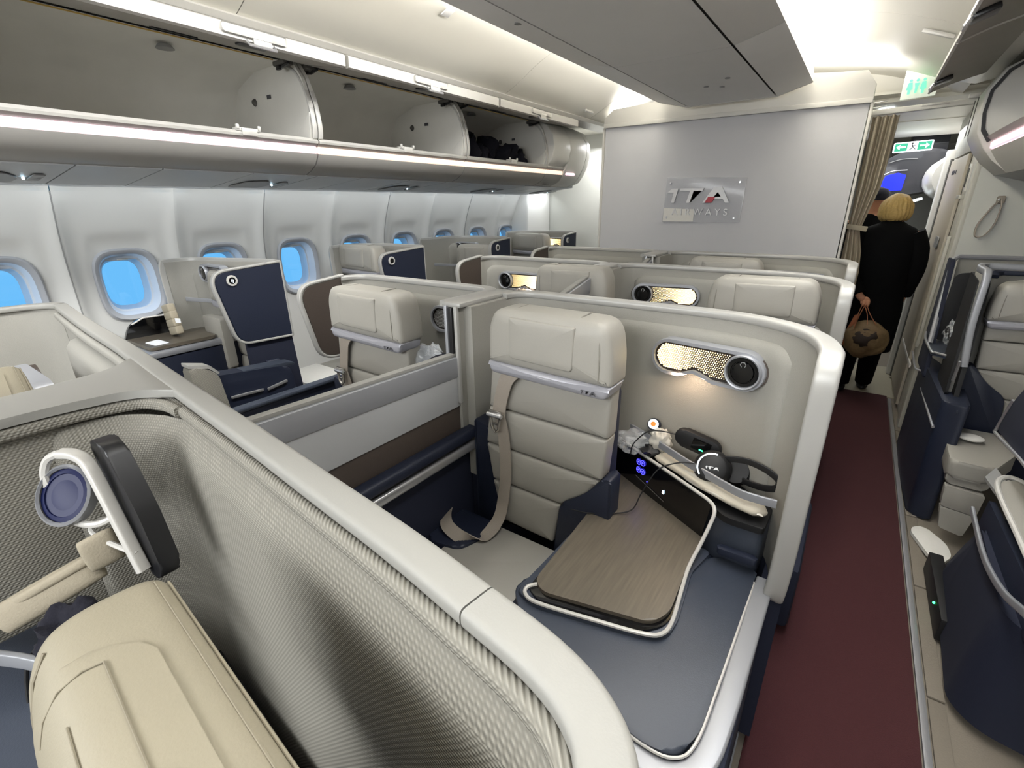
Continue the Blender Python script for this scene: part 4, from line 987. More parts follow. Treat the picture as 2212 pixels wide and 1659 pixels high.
    # small niche beside the shelf, towards the seat front
    slab('niche_lip', rnd([(-.165, 1.235, .655), (-.060, 1.235, .655), (-.060, 1.26, .655), (-.165, 1.26, .655)], .01), (0, 0, 1), .02, 'navy', cn, bev=.004)
    return cn

def make_shell(parent, side, x_in, x_out, Yb, rim_end=True, z1=1.275):
    """back shell of a centre suite; side=+1 right of the divider, -1 left. Coordinates are world."""
    s = side; r = .15
    a0 = V((x_in + s * .022, Yb - .33, 0)); c1 = (x_in + s * (.022 + .10), Yb - .10)
    def pth(z, cut=0.0):
        P = [V((x_in + s * .022, Yb - .33 + cut, z))]
        for i in range(7):
            a = radians(180 - 90 * i / 6); P.append(V((x_in + s * (.122 + .10 * cos(a)), Yb - .10 + .10 * sin(a), z)))
        P.append(V((x_out - s * .62, Yb, z)))
        for i in range(15):   # wide flat-topped corner
            a = radians(84 - 84 * i / 14); e = 2 / 2.6
            P.append(V((x_out - s * .45 + s * .45 * cos(a) ** e, Yb - .38 + .38 * sin(a) ** e if a > 1e-6 else Yb - .38, z)))
        P[-1] = V((x_out, Yb - .38 + cut, z))
        if not rim_end:
            P = P[:8] + [V((x_out - s * .10 + s * .10 * sin(radians(9 * i)), Yb - .10 + .10 * cos(radians(9 * i)), z)) for i in range(11)] + [V((x_out, Yb - .13, z))]
        return P
    hh = z1 - .60
    P = pth(.60 + hh / 2, .02)
    sh = sweep('shell', P, rprof(.040, hh, .004), 'shell_fabric', parent, fixed_up=True, smooth=50)
    sweep('shell_base', pth(.33, .03), rprof(.036, .54, .004), 'navy_fabric', parent, fixed_up=True, smooth=50)
    rp = pth(z1 + .004)
    if rim_end:
        e = smooth_path([V((x_out, Yb - .318, z1 + .004)), V((x_out, Yb - .345, z1 - .001)), V((x_out, Yb - .364, z1 - .013)), V((x_out, Yb - .376, z1 - .034)), V((x_out, Yb - .381, z1 - .070)), V((x_out, Yb - .381, z1 - .15)), V((x_out, Yb - .378, .95)), V((x_out, Yb - .372, .75)), V((x_out - s * .004, Yb - .360, .62)), V((x_out - s * .012, Yb - .32, .595))], 6)
        sweep('shell_rim', [p for p in rp[:-1] if p.y > Yb - .312] + e, rprof(.050, .024, .009, seg=4), 'rim', parent, up=(0, 0, 1), smooth=60)
    else:
        sweep('shell_rim', rp, rprof(.052, .022, .007), 'rim', parent, up=(0, 0, 1), smooth=50)
    # padded lining inside the back
    lining_along(parent, pth(0)[6:(-6 if rim_end else -3)], -s, 1.232, .64, .020, .024, 'lining')
    return sh

def lining_along(parent, P, sg, zt, zb, off, bulge, m, nu=44, nz=14):
    """soft lining that follows a plan path; sg picks the inner side"""
    L = [0]
    for a, b in zip(P, P[1:]): L.append(L[-1] + (b - a).length)
    def at(d):
        d = max(0, min(L[-1], d))
        for i in range(len(P) - 1):
            if d <= L[i + 1] + 1e-9:
                f = (d - L[i]) / max(1e-9, L[i + 1] - L[i]); return P[i] * (1 - f) + P[i + 1] * f
        return P[-1]
    T = L[-1]; vs = []; fs = []
    for j in range(nz + 1):
        v = (j / nz) ** 1.6; z = zt - (zt - zb) * v
        for i in range(nu + 1):
            u = .5 - .5 * cos(pi * i / nu); p = at(T * u); t_ = (at(T * u + .02) - at(T * u - .02)).normalized(); n = V((t_.y, -t_.x, 0)) * (1 if sg < 0 else -1)
            eu = min(1, min(u, 1 - u) * T / .05); ev = min(1, (zt - z) / .05)
            h = (1 - (1 - eu) ** 2.5) ** .5 * (1 - (1 - ev) ** 2.5) ** .5
            dz = -.035 * (1 - min(1, min(u, 1 - u) * T / .07)) ** 2 * (1 - v)
            q = p + n * (off + bulge * h - .004); vs.append((q.x, q.y, z + dz))
    for j in range(nz):
        for i in range(nu): fs.append((j * (nu + 1) + i, (j + 1) * (nu + 1) + i, (j + 1) * (nu + 1) + i + 1, j * (nu + 1) + i + 1))
    if sg > 0: fs = [tuple(reversed(f)) for f in fs]
    return mesh_obj('lining', vs, fs, m, parent, smooth=70)

def make_wing(parent, x, Ya, Yc, inner='brown', outer='shell_fabric', z0=.915, z1=1.285, badge=None):
    """privacy wing on the aisle side: slab in the y-z plane; inner face towards +x if inner given"""
    poly = rnd([(x, Yc, z1 + .01), (x, Ya, z1 - .015), (x, Ya + .075, z0), (x, Yc, z0 - .012)], [.004, .09, .07, .004], 7)
    w_ = slab('privacy_wing', poly, (-1, 0, 0), .022, outer, parent, bev=.004)
    slab('wing_face', [(x + .003, p.y * .965 + (Ya + Yc) / 2 * .035 + .006, p.z * .955 + (z0 + z1) / 2 * .045) for p in [V(q) for q in poly]], (-1, 0, 0), .006, inner, w_)
    edge = [V((x - .010, p.y, p.z)) for p in poly]
    sweep('wing_rim', edge, rprof(.014, .028, .005), 'rim', w_, up=(1, 0, 0), closed=True, smooth=50)
    if badge:
        c = V((x + .006, Ya + .105, z1 - .062)); n = 24
        def rg(r, d): return [(c.x + d, c.y + r * cos(2 * pi * i / n), c.z + r * sin(2 * pi * i / n)) for i in range(n)]
        loft('badge_ring', [rg(.028, 0), rg(.027, .006), rg(.018, .007), rg(.017, .002)], 'white_trim', w_, caps=False, smooth=50)
        slab('badge', rg(.018, .002), (1, 0, 0), .003, 'black_gloss', w_)
        if badge != '-':
            text('seat_number', badge, .019, axes(V((c.x + .0056, c.y, c.z)), (0, 1, 0), (0, 0, 1)), 'exit_white', w_, .0004)
    return w_

I4 = Matrix.Identity(4)
LT = Matrix.Translation(V((-.31, 1.50, 0))) @ Matrix.Rotation(radians(-9), 4, 'Z') @ Matrix.Translation(V((.315, -1.53, 0)))
XI = -1.10   # divider line
rows = [1.56, 2.65, 3.52]
# ---- right-hand centre suites
def centre_right(Yb, dy, mir, dx, lampx, label, seatlabel, lit=True, lampflip=False, detailed=False, dzh=0.0):
    XF[0] = I4
    t = thing('centre_suite', label, 'seat suite', (-.5, Yb - .05, 0), group=None)
    make_shell(t, 1, XI, 0.0, Yb)
    M = shift(dx, dy) if not mir else shift(0, dy) @ mirror_x(dx)
    XF[0] = M
    make_console(t, detailed)
    XF[0] = M
    lampM = shift(lampx + .315, dy) if not mir else shift(0, dy) @ mirror_x(lampx - .315)
    XF[0] = lampM @ LT; make_lamp(t, lit=lit)
    XF[0] = M; s = make_seat(seatlabel, dz=dzh, outer=not mir)
    XF[0] = I4
    return t
centre_right(rows[0], 0, False, 0, -.315, 'front centre suite with lit lamp, wood table and headphones on its shelf', 'pale leather seat facing the wood side table, its belt hanging down', detailed=True)
centre_right(rows[1], rows[1] - 1.56, True, -1.01, -.80, 'second-row centre suite by the right aisle, lit lamp left of its headrest', 'seat right of the second-row lit lamp, silver bar with ITA mark on its headrest')
centre_right(rows[2], rows[2] - 1.56, False, .07, -.26, 'last-row centre suite right of the divider, nearest the grey bulkhead', 'grey-beige seat before the bulkhead, headrest left of a lit lamp', dzh=-.01)

def centre_left(Yb, dy, mir, dx, lampx, label, seatlabel, lit=True, dzh=0.0, seat=True):
    XF[0] = I4
    t = thing('centre_suite', label, 'seat suite', (-1.6, Yb - .05, 0))
    make_shell(t, -1, XI - .04, -2.05, Yb, rim_end=False)
    make_wing(t, -2.035, Yb - .37, Yb - .115)
    M = shift(dx, dy) if not mir else shift(0, dy) @ mirror_x(dx)
    lampM = shift(lampx + .315, dy) if not mir else shift(0, dy) @ mirror_x(lampx - .315)
    XF[0] = lampM; make_lamp(t, lit=lit)
    XF[0] = M
    if seat: make_seat(seatlabel, dz=dzh, outer=not mir)
    XF[0] = I4
    box('side_console', ((-1.36 if not mir else -1.82), Yb - .35, .38), (.40, .55, .56), 'navy', t, bev=.02)
    box('aisle_armrest', (-2.045, Yb - .52, .70), (.035, .62, .17), 'navy', t, bev=.012)
    box('armrest_top', (-2.045, Yb - .52, .795), (.052, .64, .022), 'navy_leather', t, bev=.008)
    box('foot_panel', (-2.045, Yb - .52, .32), (.03, .70, .55), 'navy_fabric', t, bev=.01)
    return t
centre_left(rows[0], 0, False, -.86, -1.33, 'front centre suite left of the low divider, brown wing and unlit lamp', 'pale leather seat beside the brown privacy wing, buckle resting on its side', lit=False)
centre_left(rows[1], rows[1] - 1.56, True, -1.94, -1.76, 'second-row centre suite with brown wing and lit lamp at its left', 'seat whose headrest shows right of the lit lamp in the second left suite', dzh=-.0)
centre_left(rows[2], rows[2] - 1.56, False, -.93, -1.245, 'last-row centre suite left of the divider with dark wing, before the bulkhead', 'seat hidden low behind the second row, left of the last divider', dzh=-.08)

# fins and dividers between the pairs
def divider(Yb, label, front, zt0, zt1):
    t = thing('divider', label, 'partition', (XI, Yb - .7, 0))
    fin = slab('fin', rnd([(XI - .040, Yb - .345, .80), (XI - .040, Yb - .02, .80), (XI - .040, Yb - .02, 1.275), (XI - .040, Yb - .345, 1.275)], [0, 0, .0, .03]), (1, 0, 0), .045, 'shell_fabric', t, bev=.003)
    box('fin_cap', (XI - .018, Yb - .185, 1.282), (.085, .33, .018), 'rim', t, bev=.007)
    box('fin_slot', (XI - .018, Yb - .352, 1.19), (.018, .012, .165), 'dark_plastic', t, bev=.002)
    box('fin_edge', (XI - .040, Yb - .350, 1.10), (.014, .016, .36), 'silver_soft', t, bev=.004)
    box('fin_edge', (XI + .006, Yb - .350, 1.10), (.014, .016, .36), 'rim', t, bev=.004)
    ya, yb = front, Yb - .345
    slab('divider_panel', [(XI - .030, ya, .905), (XI - .030, yb, .905), (XI - .030, yb, zt1 - .035), (XI - .030, ya, zt0 - .035)], (1, 0, 0), .030, 'lav_front' if False else 'psu_grey', t, bev=.002)
    slab('divider_band', [(XI - .034, ya, zt0 - .085), (XI - .034, yb, zt1 - .085), (XI - .034, yb, zt1 - .012), (XI - .034, ya, zt0 - .012)], (1, 0, 0), .040, 'silver_soft', t, bev=.004)
    slab('divider_cap', [(XI - .036, ya, zt0 - .014), (XI - .036, yb, zt1 - .014), (XI - .036, yb, zt1), (XI - .036, ya, zt0)], (1, 0, 0), .030, 'ledge', t, bev=.005)
    slab('lower_panel', [(XI - .024, ya, .66), (XI - .024, yb + .05, .66), (XI - .024, yb + .05, .908), (XI - .024, ya, .908)], (1, 0, 0), .018, 'brown', t, bev=.002)
    slab('base_panel', [(XI - .02, ya, .04), (XI - .02, Yb - .05, .04), (XI - .02, Yb - .05, .70), (XI - .02, ya, .70)], (1, 0, 0), .016, 'navy_fabric', t)
    # armrest roll and metal rail
    sweep('armrest_roll', [(XI + .022, ya, .795), (XI + .022, ya + .36, .795)], rprof(.05, .040, .014), 'navy', t)
    sweep('armrest_roll', [(XI + .022, ya + .368, .795), (XI + .022, Yb - .24, .795)], rprof(.052, .042, .015), 'navy', t)
    sweep('metal_rail', [(XI + .026, ya, .742), (XI + .026, Yb - .27, .742)], rprof(.035, .036, .010), 'silver', t)
    return t
divider(rows[0], 'low grey divider with brown lower panel between the front centre pair', .33, 1.135, 1.108)
divider(rows[1], 'grey divider between the second-row centre seats', 1.62, 1.13, 1.27)
divider(rows[2], 'grey divider between the last-row centre seats by the bulkhead', 2.70, 1.15, 1.27)

# ================================================================== THE NEAREST ROW (seen from above)
XF[0] = I4
ledge_c = [(-2.55, .48), (-2.30, .450), (-1.85, .405), (-1.46, .374), (-1.12, .339), (-.77, .304), (-.50, .2745), (-.33, .256), (-.21, .2385), (-.135, .226), (-.090, .2085), (-.062, .180), (-.050, .13), (-.046, .02), (-.046, -.30)]
def ledge_path(z, a, b, off=0.0):
    P = smooth_path([(x, y, z) for x, y in ledge_c], 5)
    P = [p for p in P if a <= p.x <= b]
    if off:
        out = []
        for i, p in enumerate(P):
            t_ = (P[min(i + 1, len(P) - 1)] - P[max(i - 1, 0)]).normalized(); out.append(p + V((t_.y, -t_.x, 0)) * off)
        P = out
    return P
near = thing('centre_suite', 'nearest suite with woven lining behind the wide pale ledge, bottom of the frame', 'seat suite', (-.6, .2, 0))
sweep('shell', ledge_path(.68, -1.13, .5, .004), rprof(.020, 1.16, .003), 'weave', near, fixed_up=True, smooth=50)
sweep('shell_back', ledge_path(.66, -1.13, .5, -.010), rprof(.016, 1.18, .003), 'bin_white', near, fixed_up=True, smooth=50)
Pl = ledge_path(1.276, -1.20, .5); kk = min(range(len(Pl)), key=lambda i: abs(Pl[i].x + .208))
cut = (Pl[kk + 1] - Pl[kk]).normalized()
sweep('ledge', [Pl[kk] + cut * .0018] + Pl[kk + 1:], rprof(.040, .020, .007), 'ledge', near, smooth=50)
sweep('ledge', Pl[:kk + 1], rprof(.040, .020, .007), 'ledge', near, smooth=50)
# soft roll under the ledge and the big puffed lining
sweep('lining_roll', ledge_path(1.252, -1.10, .5, .020), rprof(.020, .022, .009), 'weave', near, smooth=60)
def lin_pt(u, z):   # along the ledge
    P = LP; k = u * (len(P) - 1); i = min(int(k), len(P) - 2); f = k - i; return P[i] * (1 - f) + P[i + 1] * f
LP = smooth_path([V((-1.112, .135, 0)), V((-1.108, .19, 0)), V((-1.085, .245, 0)), V((-1.03, .283, 0))], 5)[:-1] + ledge_path(0, -1.00, .5, .022)
n_u, n_z = 70, 28; vs = []; fs = []
for j in range(n_z + 1):
    v = j / n_z; z = 1.237 - .80 * v
    for i in range(n_u + 1):
        u = i / n_u; p = lin_pt(u, 0); q = lin_pt(min(1, u + .01), 0); q0 = lin_pt(max(0, u - .01), 0); t_ = (q - q0).normalized(); nn = V((t_.y, -t_.x, 0))
        edge = min(1, u / .045) ; top_ = min(1, v / .10)
        h = .026 * (1 - (1 - edge) ** 3) ** .5 * (1 - (1 - top_) ** 3) ** .5
        zz = z - (0 if u > .05 else .045 * (1 - u / .05) ** 2 * (1 - v))
        vs.append(p + nn * h + V((0, 0, zz)))
for j in range(n_z):
    for i in range(n_u): fs.append((j * (n_u + 1) + i, (j + 1) * (n_u + 1) + i, (j + 1) * (n_u + 1) + i + 1, j * (n_u + 1) + i + 1))
mesh_obj('lining', vs, fs, 'weave', near, smooth=70)
# divider of the nearest pair: pale cap and woven face towards the camera side
slab('divider_face', rnd([(-1.130, -.35, .10), (-1.125, .325, .10), (-1.125, .325, 1.262), (-1.125, -.35, 1.262)], .0), (1, 0, 0), .012, 'weave', near, bev=.002)
bmv = rnd([(-1.235, -.4, 1.268), (-1.085, -.4, 1.268), (-1.095, .15, 1.268), (-1.075, .27, 1.268), (-.985, .318, 1.268), (-1.34, .352, 1.268), (-1.262, .29, 1.268), (-1.235, .15, 1.268)], [0, 0, .05, .12, .0, .0, .12, .05], 6)
slab('divider_cap', bmv, (0, 0, 1), .016, 'ledge', near, bev=.004)
sweep('divider_roll', smooth_path([(-1.095, -.4, 1.254), (-1.103, .1, 1.254), (-1.085, .25, 1.254), (-1.03, .292, 1.254), (-.96, .296, 1.254)], 6), rprof(.018, .022, .008), 'weave', near, smooth=60)
def near_seat(label, corner, yaw, wid, side=1):
    """close headrest: cross-section swept across; local x along the headrest, y to the back"""
    t = thing('seat', label, 'seat', (corner[0] + .2 * side, corner[1] - .05, 0))
    def W(x, y, z): return V((corner[0] + x * cos(yaw) - y * sin(yaw), corner[1] + x * sin(yaw) + y * cos(yaw), corner[2] + z))
    pf = smooth_path([(0, .0, -.20), (0, .0, -.06), (0, -.004, -.018), (0, -.018, -.003), (0, -.045, 0), (0, -.075, -.002), (0, -.098, -.012), (0, -.114, -.036), (0, -.124, -.075), (0, -.132, -.16)], 4)
    back = [V((0, -.06, -.20))]
    def ring(x, k): return [W(x, -.062 + (p.y + .062) * k, -.10 + (p.z + .10) * k) for p in pf + back]
    xs = [(0, .86), (.002, .915), (.007, .96), (.015, .985), (.027, .997), (.045, 1.0)]
    xs = xs + [(.045 + (wid - .09) * i / 8, 1.0) for i in range(1, 8)] + [(wid - x, k) for x, k in reversed(xs)]
    hr = loft('headrest', [ring(x, k) for x, k in xs], 'leather_near', t, smooth=70)
    ys = [p for p in pf if p.z > -.15 and p.y < -.034]
    def fl(x, off, start): q = [p for p in ys if -p.y > start]; return q
    rings = []
    for x, st in ((.068, 8), (.074, 5), (.084, 3), (.098, 1), (.115, 0), (.16, 0), (.22, 0), (.28, 0), (wid - .07, 0)):
        q = [ys[max(i, st)] for i in range(len(ys))]; n_ = []
        for i, p in enumerate(q): n_.append(W(x, p.y - .002 * (i / len(q)), p.z + .0022))
        rings.append(n_ + [W(x, -.08, -.04)])
    loft('headrest_flap', rings, 'leather_near', hr, smooth=60)
    def on(x, i, o=.0032): p = ys[i]; return W(x, p.y - .001, p.z + o)
    tube('stitching', [on(x, 4) for x in (.098, .15, .2, .25, .3, wid - .08)], .0009, 'thread', hr, n=5)
    tube('stitching', [on(.098, 4), on(.092, 6), on(.090, 9), on(.092, 12), on(.10, 14)], .0009, 'thread', hr, n=5)
    tube('stitching', [on(x, 9) for x in (.13, .2, .3, wid - .08)], .0009, 'thread', hr, n=5)
    tube('piping', [W(x, -.006, -.010) for x in (.02, .1, .2, .3, wid - .02)], .0013, 'leather_near', hr, n=6)
    tube('stitching', [W(x, -.016, -.0028) for x in (.02, .1, .2, .3, wid - .02)], .0009, 'thread', hr, n=5)
    tube('seam', [W(.030, -.100, -.012), W(.036, -.112, -.030), W(.044, -.120, -.055), W(.055, -.126, -.09)], .0014, 'thread', hr, n=5)
    box('headrest_post', W(wid / 2, -.06, -.35), (.30, .07, .40), 'navy_fabric', t, bev=.02)
    box('backrest', W(wid / 2, -.09, -.62), (.44, .10, .60), 'leather', t, bev=.03)
    return t
near_seat('large cream headrest with stitched flap, nearest the camera at the bottom left', (-.517, .112, 1.264), radians(-5), .46)
# its lamp, seen from the side
lm = thing('reading_lamp', 'pale-framed reading lamp with a blue reflection coloured into its lens at the left edge', 'lamp', (-1.0, .17, 1.05))
bar = [(-.985, .128, 1.238), (-.965, .142, 1.235), (-.945, .150, 1.218), (-.915, .152, 1.16), (-.875, .154, 1.075), (-.862, .155, 1.045)]
sweep('frame', smooth_path(bar, 5), rprof(.012, .020, .004), 'white_trim', lm, up=(0, -1, 0), smooth=50)
tube('frame_arm', smooth_path([(-1.012, .105, 1.20), (-.998, .104, 1.15), (-.965, .112, 1.125), (-.925, .13, 1.125), (-.905, .148, 1.135)], 5), .0055, 'white_trim', lm)
tube('frame_arm', smooth_path([(-.985, .128, 1.238), (-1.008, .116, 1.226), (-1.014, .107, 1.205), (-1.010, .103, 1.18)], 5), .0065, 'white_trim', lm)
lens_c = V((-.975, .112, 1.172)); dirn = V((.55, -.62, .56)).normalized(); a1 = V((-.45, .25, .8)); a1 = (a1 - dirn * a1.dot(dirn)).normalized(); a2 = dirn.cross(a1)
def lring(r, d): return [lens_c + a1 * (r * 1.36) * cos(2 * pi * i / 28) + a2 * r * 1.12 * sin(2 * pi * i / 28) + dirn * d for i in range(28)]
loft('lens_ring', [lring(.036, -.02), lring(.037, 0), lring(.034, .003), lring(.032, -.001)], 'silver_soft', lm, caps=False, smooth=50)
loft('lens', [lring(.032, -.004), lring(.026, -.002), lring(.025, -.006), lring(.018, -.004), lring(.006, -.003)], 'lens_blue_reflection', lm, smooth=50)
slab('backing', rnd([(-.985, .165, 1.250), (-.930, .170, 1.248), (-.868, .172, 1.14), (-.838, .172, 1.04), (-.856, .165, 1.015), (-.90, .160, 1.10)], .02), (0, 1, 0), .03, 'dark_plastic', lm, bev=.004)
tube('hook', smooth_path([(-.870, .155, 1.075), (-.915, .135, 1.090), (-.950, .125, 1.105), (-.955, .140, 1.115), (-.93, .155, 1.115)], 5), .0045, 'white_trim', lm)
# folded pouch, dark things and the shelf rails under it
po = thing('pouch', 'folded beige pouch hanging under the pale-framed reading lamp', 'pouch', (-.95, .08, 1.0))
def P105(x, y, z): return V((x, y, z))
d1 = V((.045, .12, .045)).normalized(); nrm_ = V((.85, -.35, .35)).normalized(); upv = nrm_.cross(d1) * -1
if upv.z < 0: upv = -upv
puff('body', (-.968, .055, 1.022), d1, upv, nrm_, .150, .052, .034, 'pouch', po, p=3.0)
puff('fold', (-.960, .070, 1.046), d1, upv, nrm_, .130, .018, .026, 'pouch', po, p=2.6)
puff('flap', (-.925, .125, 1.078), (.25, .9, .2), (-.1, -.1, 1), (.8, -.5, .3), .050, .062, .022, 'pouch', po, p=3.0)
o = lump('headphone_pouch', (-.885, .055, .985), (.045, .045, .045), 'blanket_navy', amp=.5, freq=1.6, sub=4, seed=9); tag(o, 'dark crumpled pouch squeezed beside the nearest cream headrest', 'pouch')
rl0 = thing('shelf_rails', 'pair of silver shelf rails at the lower left edge', 'rail', (-.9, -.03, .9))
sweep('rail', [(-1.10, -.09, .95), (-.93, -.005, .955), (-.80, .05, .96)], rprof(.010, .026, .003), 'silver_soft', rl0)
sweep('rail', [(-1.05, -.10, .84), (-.89, -.02, .845), (-.78, .03, .85)], rprof(.010, .016, .003), 'silver_soft', rl0)
slab('shelf_panel', [(-1.1, -.2, .88), (-.75, -.2, .88), (-.75, .06, .88), (-1.1, .06, .88)], (0, 0, 1), .012, 'navy_leather', rl0)
slab('lower_panel', [(-1.1, -.3, .70), (-.5, -.3, .70), (-.5, .2, .70), (-1.1, .2, .70)], (0, 0, 1), .012, 'black_soft', rl0)
slab('seat_surround', rnd([(-1.1, -.4, .66), (-.09, -.4, .66), (-.09, .17, .66), (-1.1, .27, .66)], .03), (0, 0, -1), .5, 'black_soft', near, bev=.01)
tube('surround_edge', smooth_path([(-.50, .10, .668), (-.35, .085, .668), (-.2, .05, .668), (-.14, -.05, .668)], 5), .003, 'silver', near)
tube('black_cord', smooth_path([(-.90, .04, 1.0), (-.925, .0, .95), (-.91, -.02, .88), (-.885, -.03, .82)], 5), .003, 'black_soft', rl0)

# nearest suite, left half
nl = thing('centre_suite', 'suite behind the nearest divider, grey padded lining and cream headrest corner', 'seat suite', (-1.7, .3, 0))
sweep('shell', ledge_path(.93, -2.36, -1.16, .004), rprof(.020, .66, .003), 'shell_fabric', nl, fixed_up=True, smooth=50)
sweep('shell_back', ledge_path(.66, -2.36, -1.16, -.010), rprof(.016, 1.18, .003), 'bin_white', nl, fixed_up=True, smooth=50)
lp0 = ledge_path(1.276, -2.38, -1.18)
sweep('ledge', lp0 , rprof(.040, .020, .007), 'ledge', nl, smooth=50)
wl_ = smooth_path([(-2.38, .458, 1.276), (-2.43, .43, 1.276), (-2.46, .36, 1.276), (-2.46, .20, 1.276), (-2.46, -.2, 1.276)], 5)
sweep('wing_rim', wl_, rprof(.040, .020, .007), 'ledge', nl, smooth=50)
sweep('wing', [p - V((0, 0, .34)) for p in wl_], rprof(.020, .66, .003), 'shell_fabric', nl, fixed_up=True, smooth=50)
sweep('lining_roll', [p for p in ledge_path(1.254, -2.3, -1.26, .022)] + [V((-1.245, .31, 1.254)), V((-1.232, .26, 1.254)), V((-1.228, .15, 1.254)), V((-1.225, -.1, 1.254))], rprof(.020, .024, .009), 'shell_fabric', nl, smooth=60)
slab('divider_face', [(-1.225, -.35, .60), (-1.225, .33, .60), (-1.225, .33, 1.25), (-1.225, -.35, 1.25)], (-1, 0, 0), .012, 'shell_fabric', nl)
lining_along(nl, ledge_path(0, -2.12, -1.34) + smooth_path([V((-1.30, .335, 0)), V((-1.265, .31, 0)), V((-1.245, .26, 0)), V((-1.238, .18, 0))], 4), -1, 1.232, .55, .016, .045, 'lining', nu=50)
near_seat('cream seat whose headrest corner shows behind the nearest divider at the left edge', (-1.69, .215, 1.245), radians(-6), .46)
XF[0] = mirror_x(-1.845 - .315) @ shift(0, -1.27, -.02)
make_lamp(nl, lit=False)
XF[0] = I4

# ================================================================== WINDOW SUITES (left wall)
def window_suite(label, P, zt, wing, lamp, seat, badge, z1=1.31):
    """P: plan path of the shell from the wall side to the aisle side"""
    t = thing('window_suite', label, 'seat suite', (P[-1][0], P[-1][1], 0))
    pp = smooth_path([(x, y, 0) for x, y in P], 5)
    sweep('shell', [p + V((0, 0, .30 + zt / 2)) for p in pp], rprof(.028, zt - .60, .004), 'shell_fabric', t, fixed_up=True, smooth=50)
    sweep('shell_base', [p + V((0, 0, .33)) for p in pp], rprof(.026, .56, .004), 'navy_fabric', t, fixed_up=True, smooth=50)
    rp = [p + V((0, 0, zt)) for p in pp]; a = rp[0]
    rp = smooth_path([a + V((.02, -.02, -.40)), a + V((.012, -.015, -.25)), a + V((.005, -.014, -.06)), a + V((0, -.004, -.012))], 4)[:-1] + rp
    sweep('shell_rim', rp, rprof(.034, .020, .006), 'rim', t, up=(1, 0, 0), smooth=50)
    lining_along(t, pp[8:-2], -1, zt - .045, .64, .014, .02, 'lining', nu=26, nz=8)
    x, Ya, Yc, z0 = wing
    make_wing(t, x, Ya, Yc, inner='navy', outer='navy', z0=z0, z1=zt - .005, badge=badge)
    slab('side_panel', rnd([(x - .015, Ya + .12, .05), (x - .015, Yc + .04, .05), (x - .015, Yc, z0 + .01), (x - .015, Ya + .12, z0 + .01)], 0), (-1, 0, 0), .02, 'navy_fabric', t)
    return t

def window_seat(cx, y, label, mir=False, dz=.03, **k):
    XF[0] = (shift(cx + .72, y - 1.22) if not mir else shift(0, y - 1.22) @ mirror_x(cx - .72))
    s = make_seat(label, dz=dz, **k); XF[0] = I4; return s

def wlamp(t, x, y, z, mir, lit):
    M = (shift(x + .315, y - 1.53, z - 1.14) if not mir else shift(0, y - 1.53, z - 1.14) @ mirror_x(x - .315))
    XF[0] = M; make_lamp(t, lit=lit, L=.30, H=.105); XF[0] = I4

t = window_suite('window suite with number badge on its navy wing, nearest the camera by the windows', [(-3.250, 1.12), (-3.262, 1.21), (-3.215, 1.29), (-3.08, 1.335), (-2.90, 1.39), (-2.66, 1.46)], 1.325, (-2.635, 1.09, 1.475, .918), None, None, '5J')
wlamp(t, -3.00, 1.30, 1.258, True, False)
slab('back_cushion', rnd([(-3.105, 1.205, .50), (-2.90, 1.205, .50), (-2.90, 1.205, .715), (-3.12, 1.205, .715)], .01), (0, 1, 0), .05, 'leather', t, bev=.006)
slab('back_cushion', rnd([(-3.12, 1.205, .722), (-2.90, 1.205, .722), (-2.90, 1.205, 1.02), (-3.115, 1.205, 1.02)], .015), (0, 1, 0), .05, 'leather', t, bev=.006)
window_seat(-2.864, 1.30, 'pale seat mostly hidden behind the numbered navy wing', belt=False, dz=-.02, outer=False)
# side table of this suite
ct = slab('side_console', rnd([(-3.30, .80, .30), (-2.93, .84, .30), (-2.94, 1.33, .30), (-3.28, 1.33, .30)], .02), (0, 0, 1), .56, 'navy', t, bev=.01)
slab('table_top', rnd([(-3.30, .86, .905), (-2.95, .86, .905), (-2.955, 1.195, .905), (-3.12, 1.20, .905), (-3.13, 1.32, .905), (-3.27, 1.32, .905)], .03), (0, 0, 1), .018, 'wood', ct, bev=.003)
slab('console_side', [(-3.30, .84, .865), (-2.925, .84, .865), (-2.935, 1.32, .865), (-3.28, 1.32, .865)], (0, 0, 1), .036, 'silver_soft', ct, bev=.012)
slab('back_panel', rnd([(-3.295, .85, .92), (-3.295, 1.31, .92), (-3.295, 1.31, 1.02), (-3.295, .93, 1.025), (-3.295, .88, .99)], [0, 0, 0, .04, .03]), (1, 0, 0), .02, 'black_gloss', ct)
slab('back_panel', [(-3.29, 1.31, .92), (-2.96, 1.33, .92), (-2.96, 1.33, 1.00), (-3.29, 1.31, 1.02)], (0, -1, 0), .015, 'black_gloss', ct)
slab('call_light', [(-3.10, 1.293, .975), (-3.09, 1.293, .975), (-3.092, 1.293, .985), (-3.098, 1.293, .985)], (0, -1, 0), .002, 'led_white', ct)
tube('pale_trim', [(-3.275, .90, 1.002), (-3.272, .96, 1.03), (-3.272, 1.29, 1.024), (-3.25, 1.30, 1.022), (-2.97, 1.322, 1.004)], .005, 'white_trim', ct)
sweep('guard_rail', [(-3.24, 1.19, 1.105), (-3.10, 1.25, 1.10), (-2.93, 1.30, 1.09)], rprof(.006, .024, .002), 'silver_soft', t)
ar = slab('aisle_armrest', rnd([(-2.50, .92, .28), (-2.50, 1.36, .28), (-2.50, 1.36, .775), (-2.50, 1.22, .795), (-2.50, .96, .825), (-2.50, .92, .80)], [0, 0, .06, .04, .03, .02]), (-1, 0, 0), .10, 'navy', t, bev=.012)
slab('armrest_top', rnd([(-2.505, 1.10, .798), (-2.505, 1.33, .772), (-2.505, 1.38, .77), (-2.505, 1.38, .785), (-2.505, 1.33, .795), (-2.505, 1.10, .812)], .004), (-1, 0, 0), .09, 'navy_leather', ar, bev=.003)
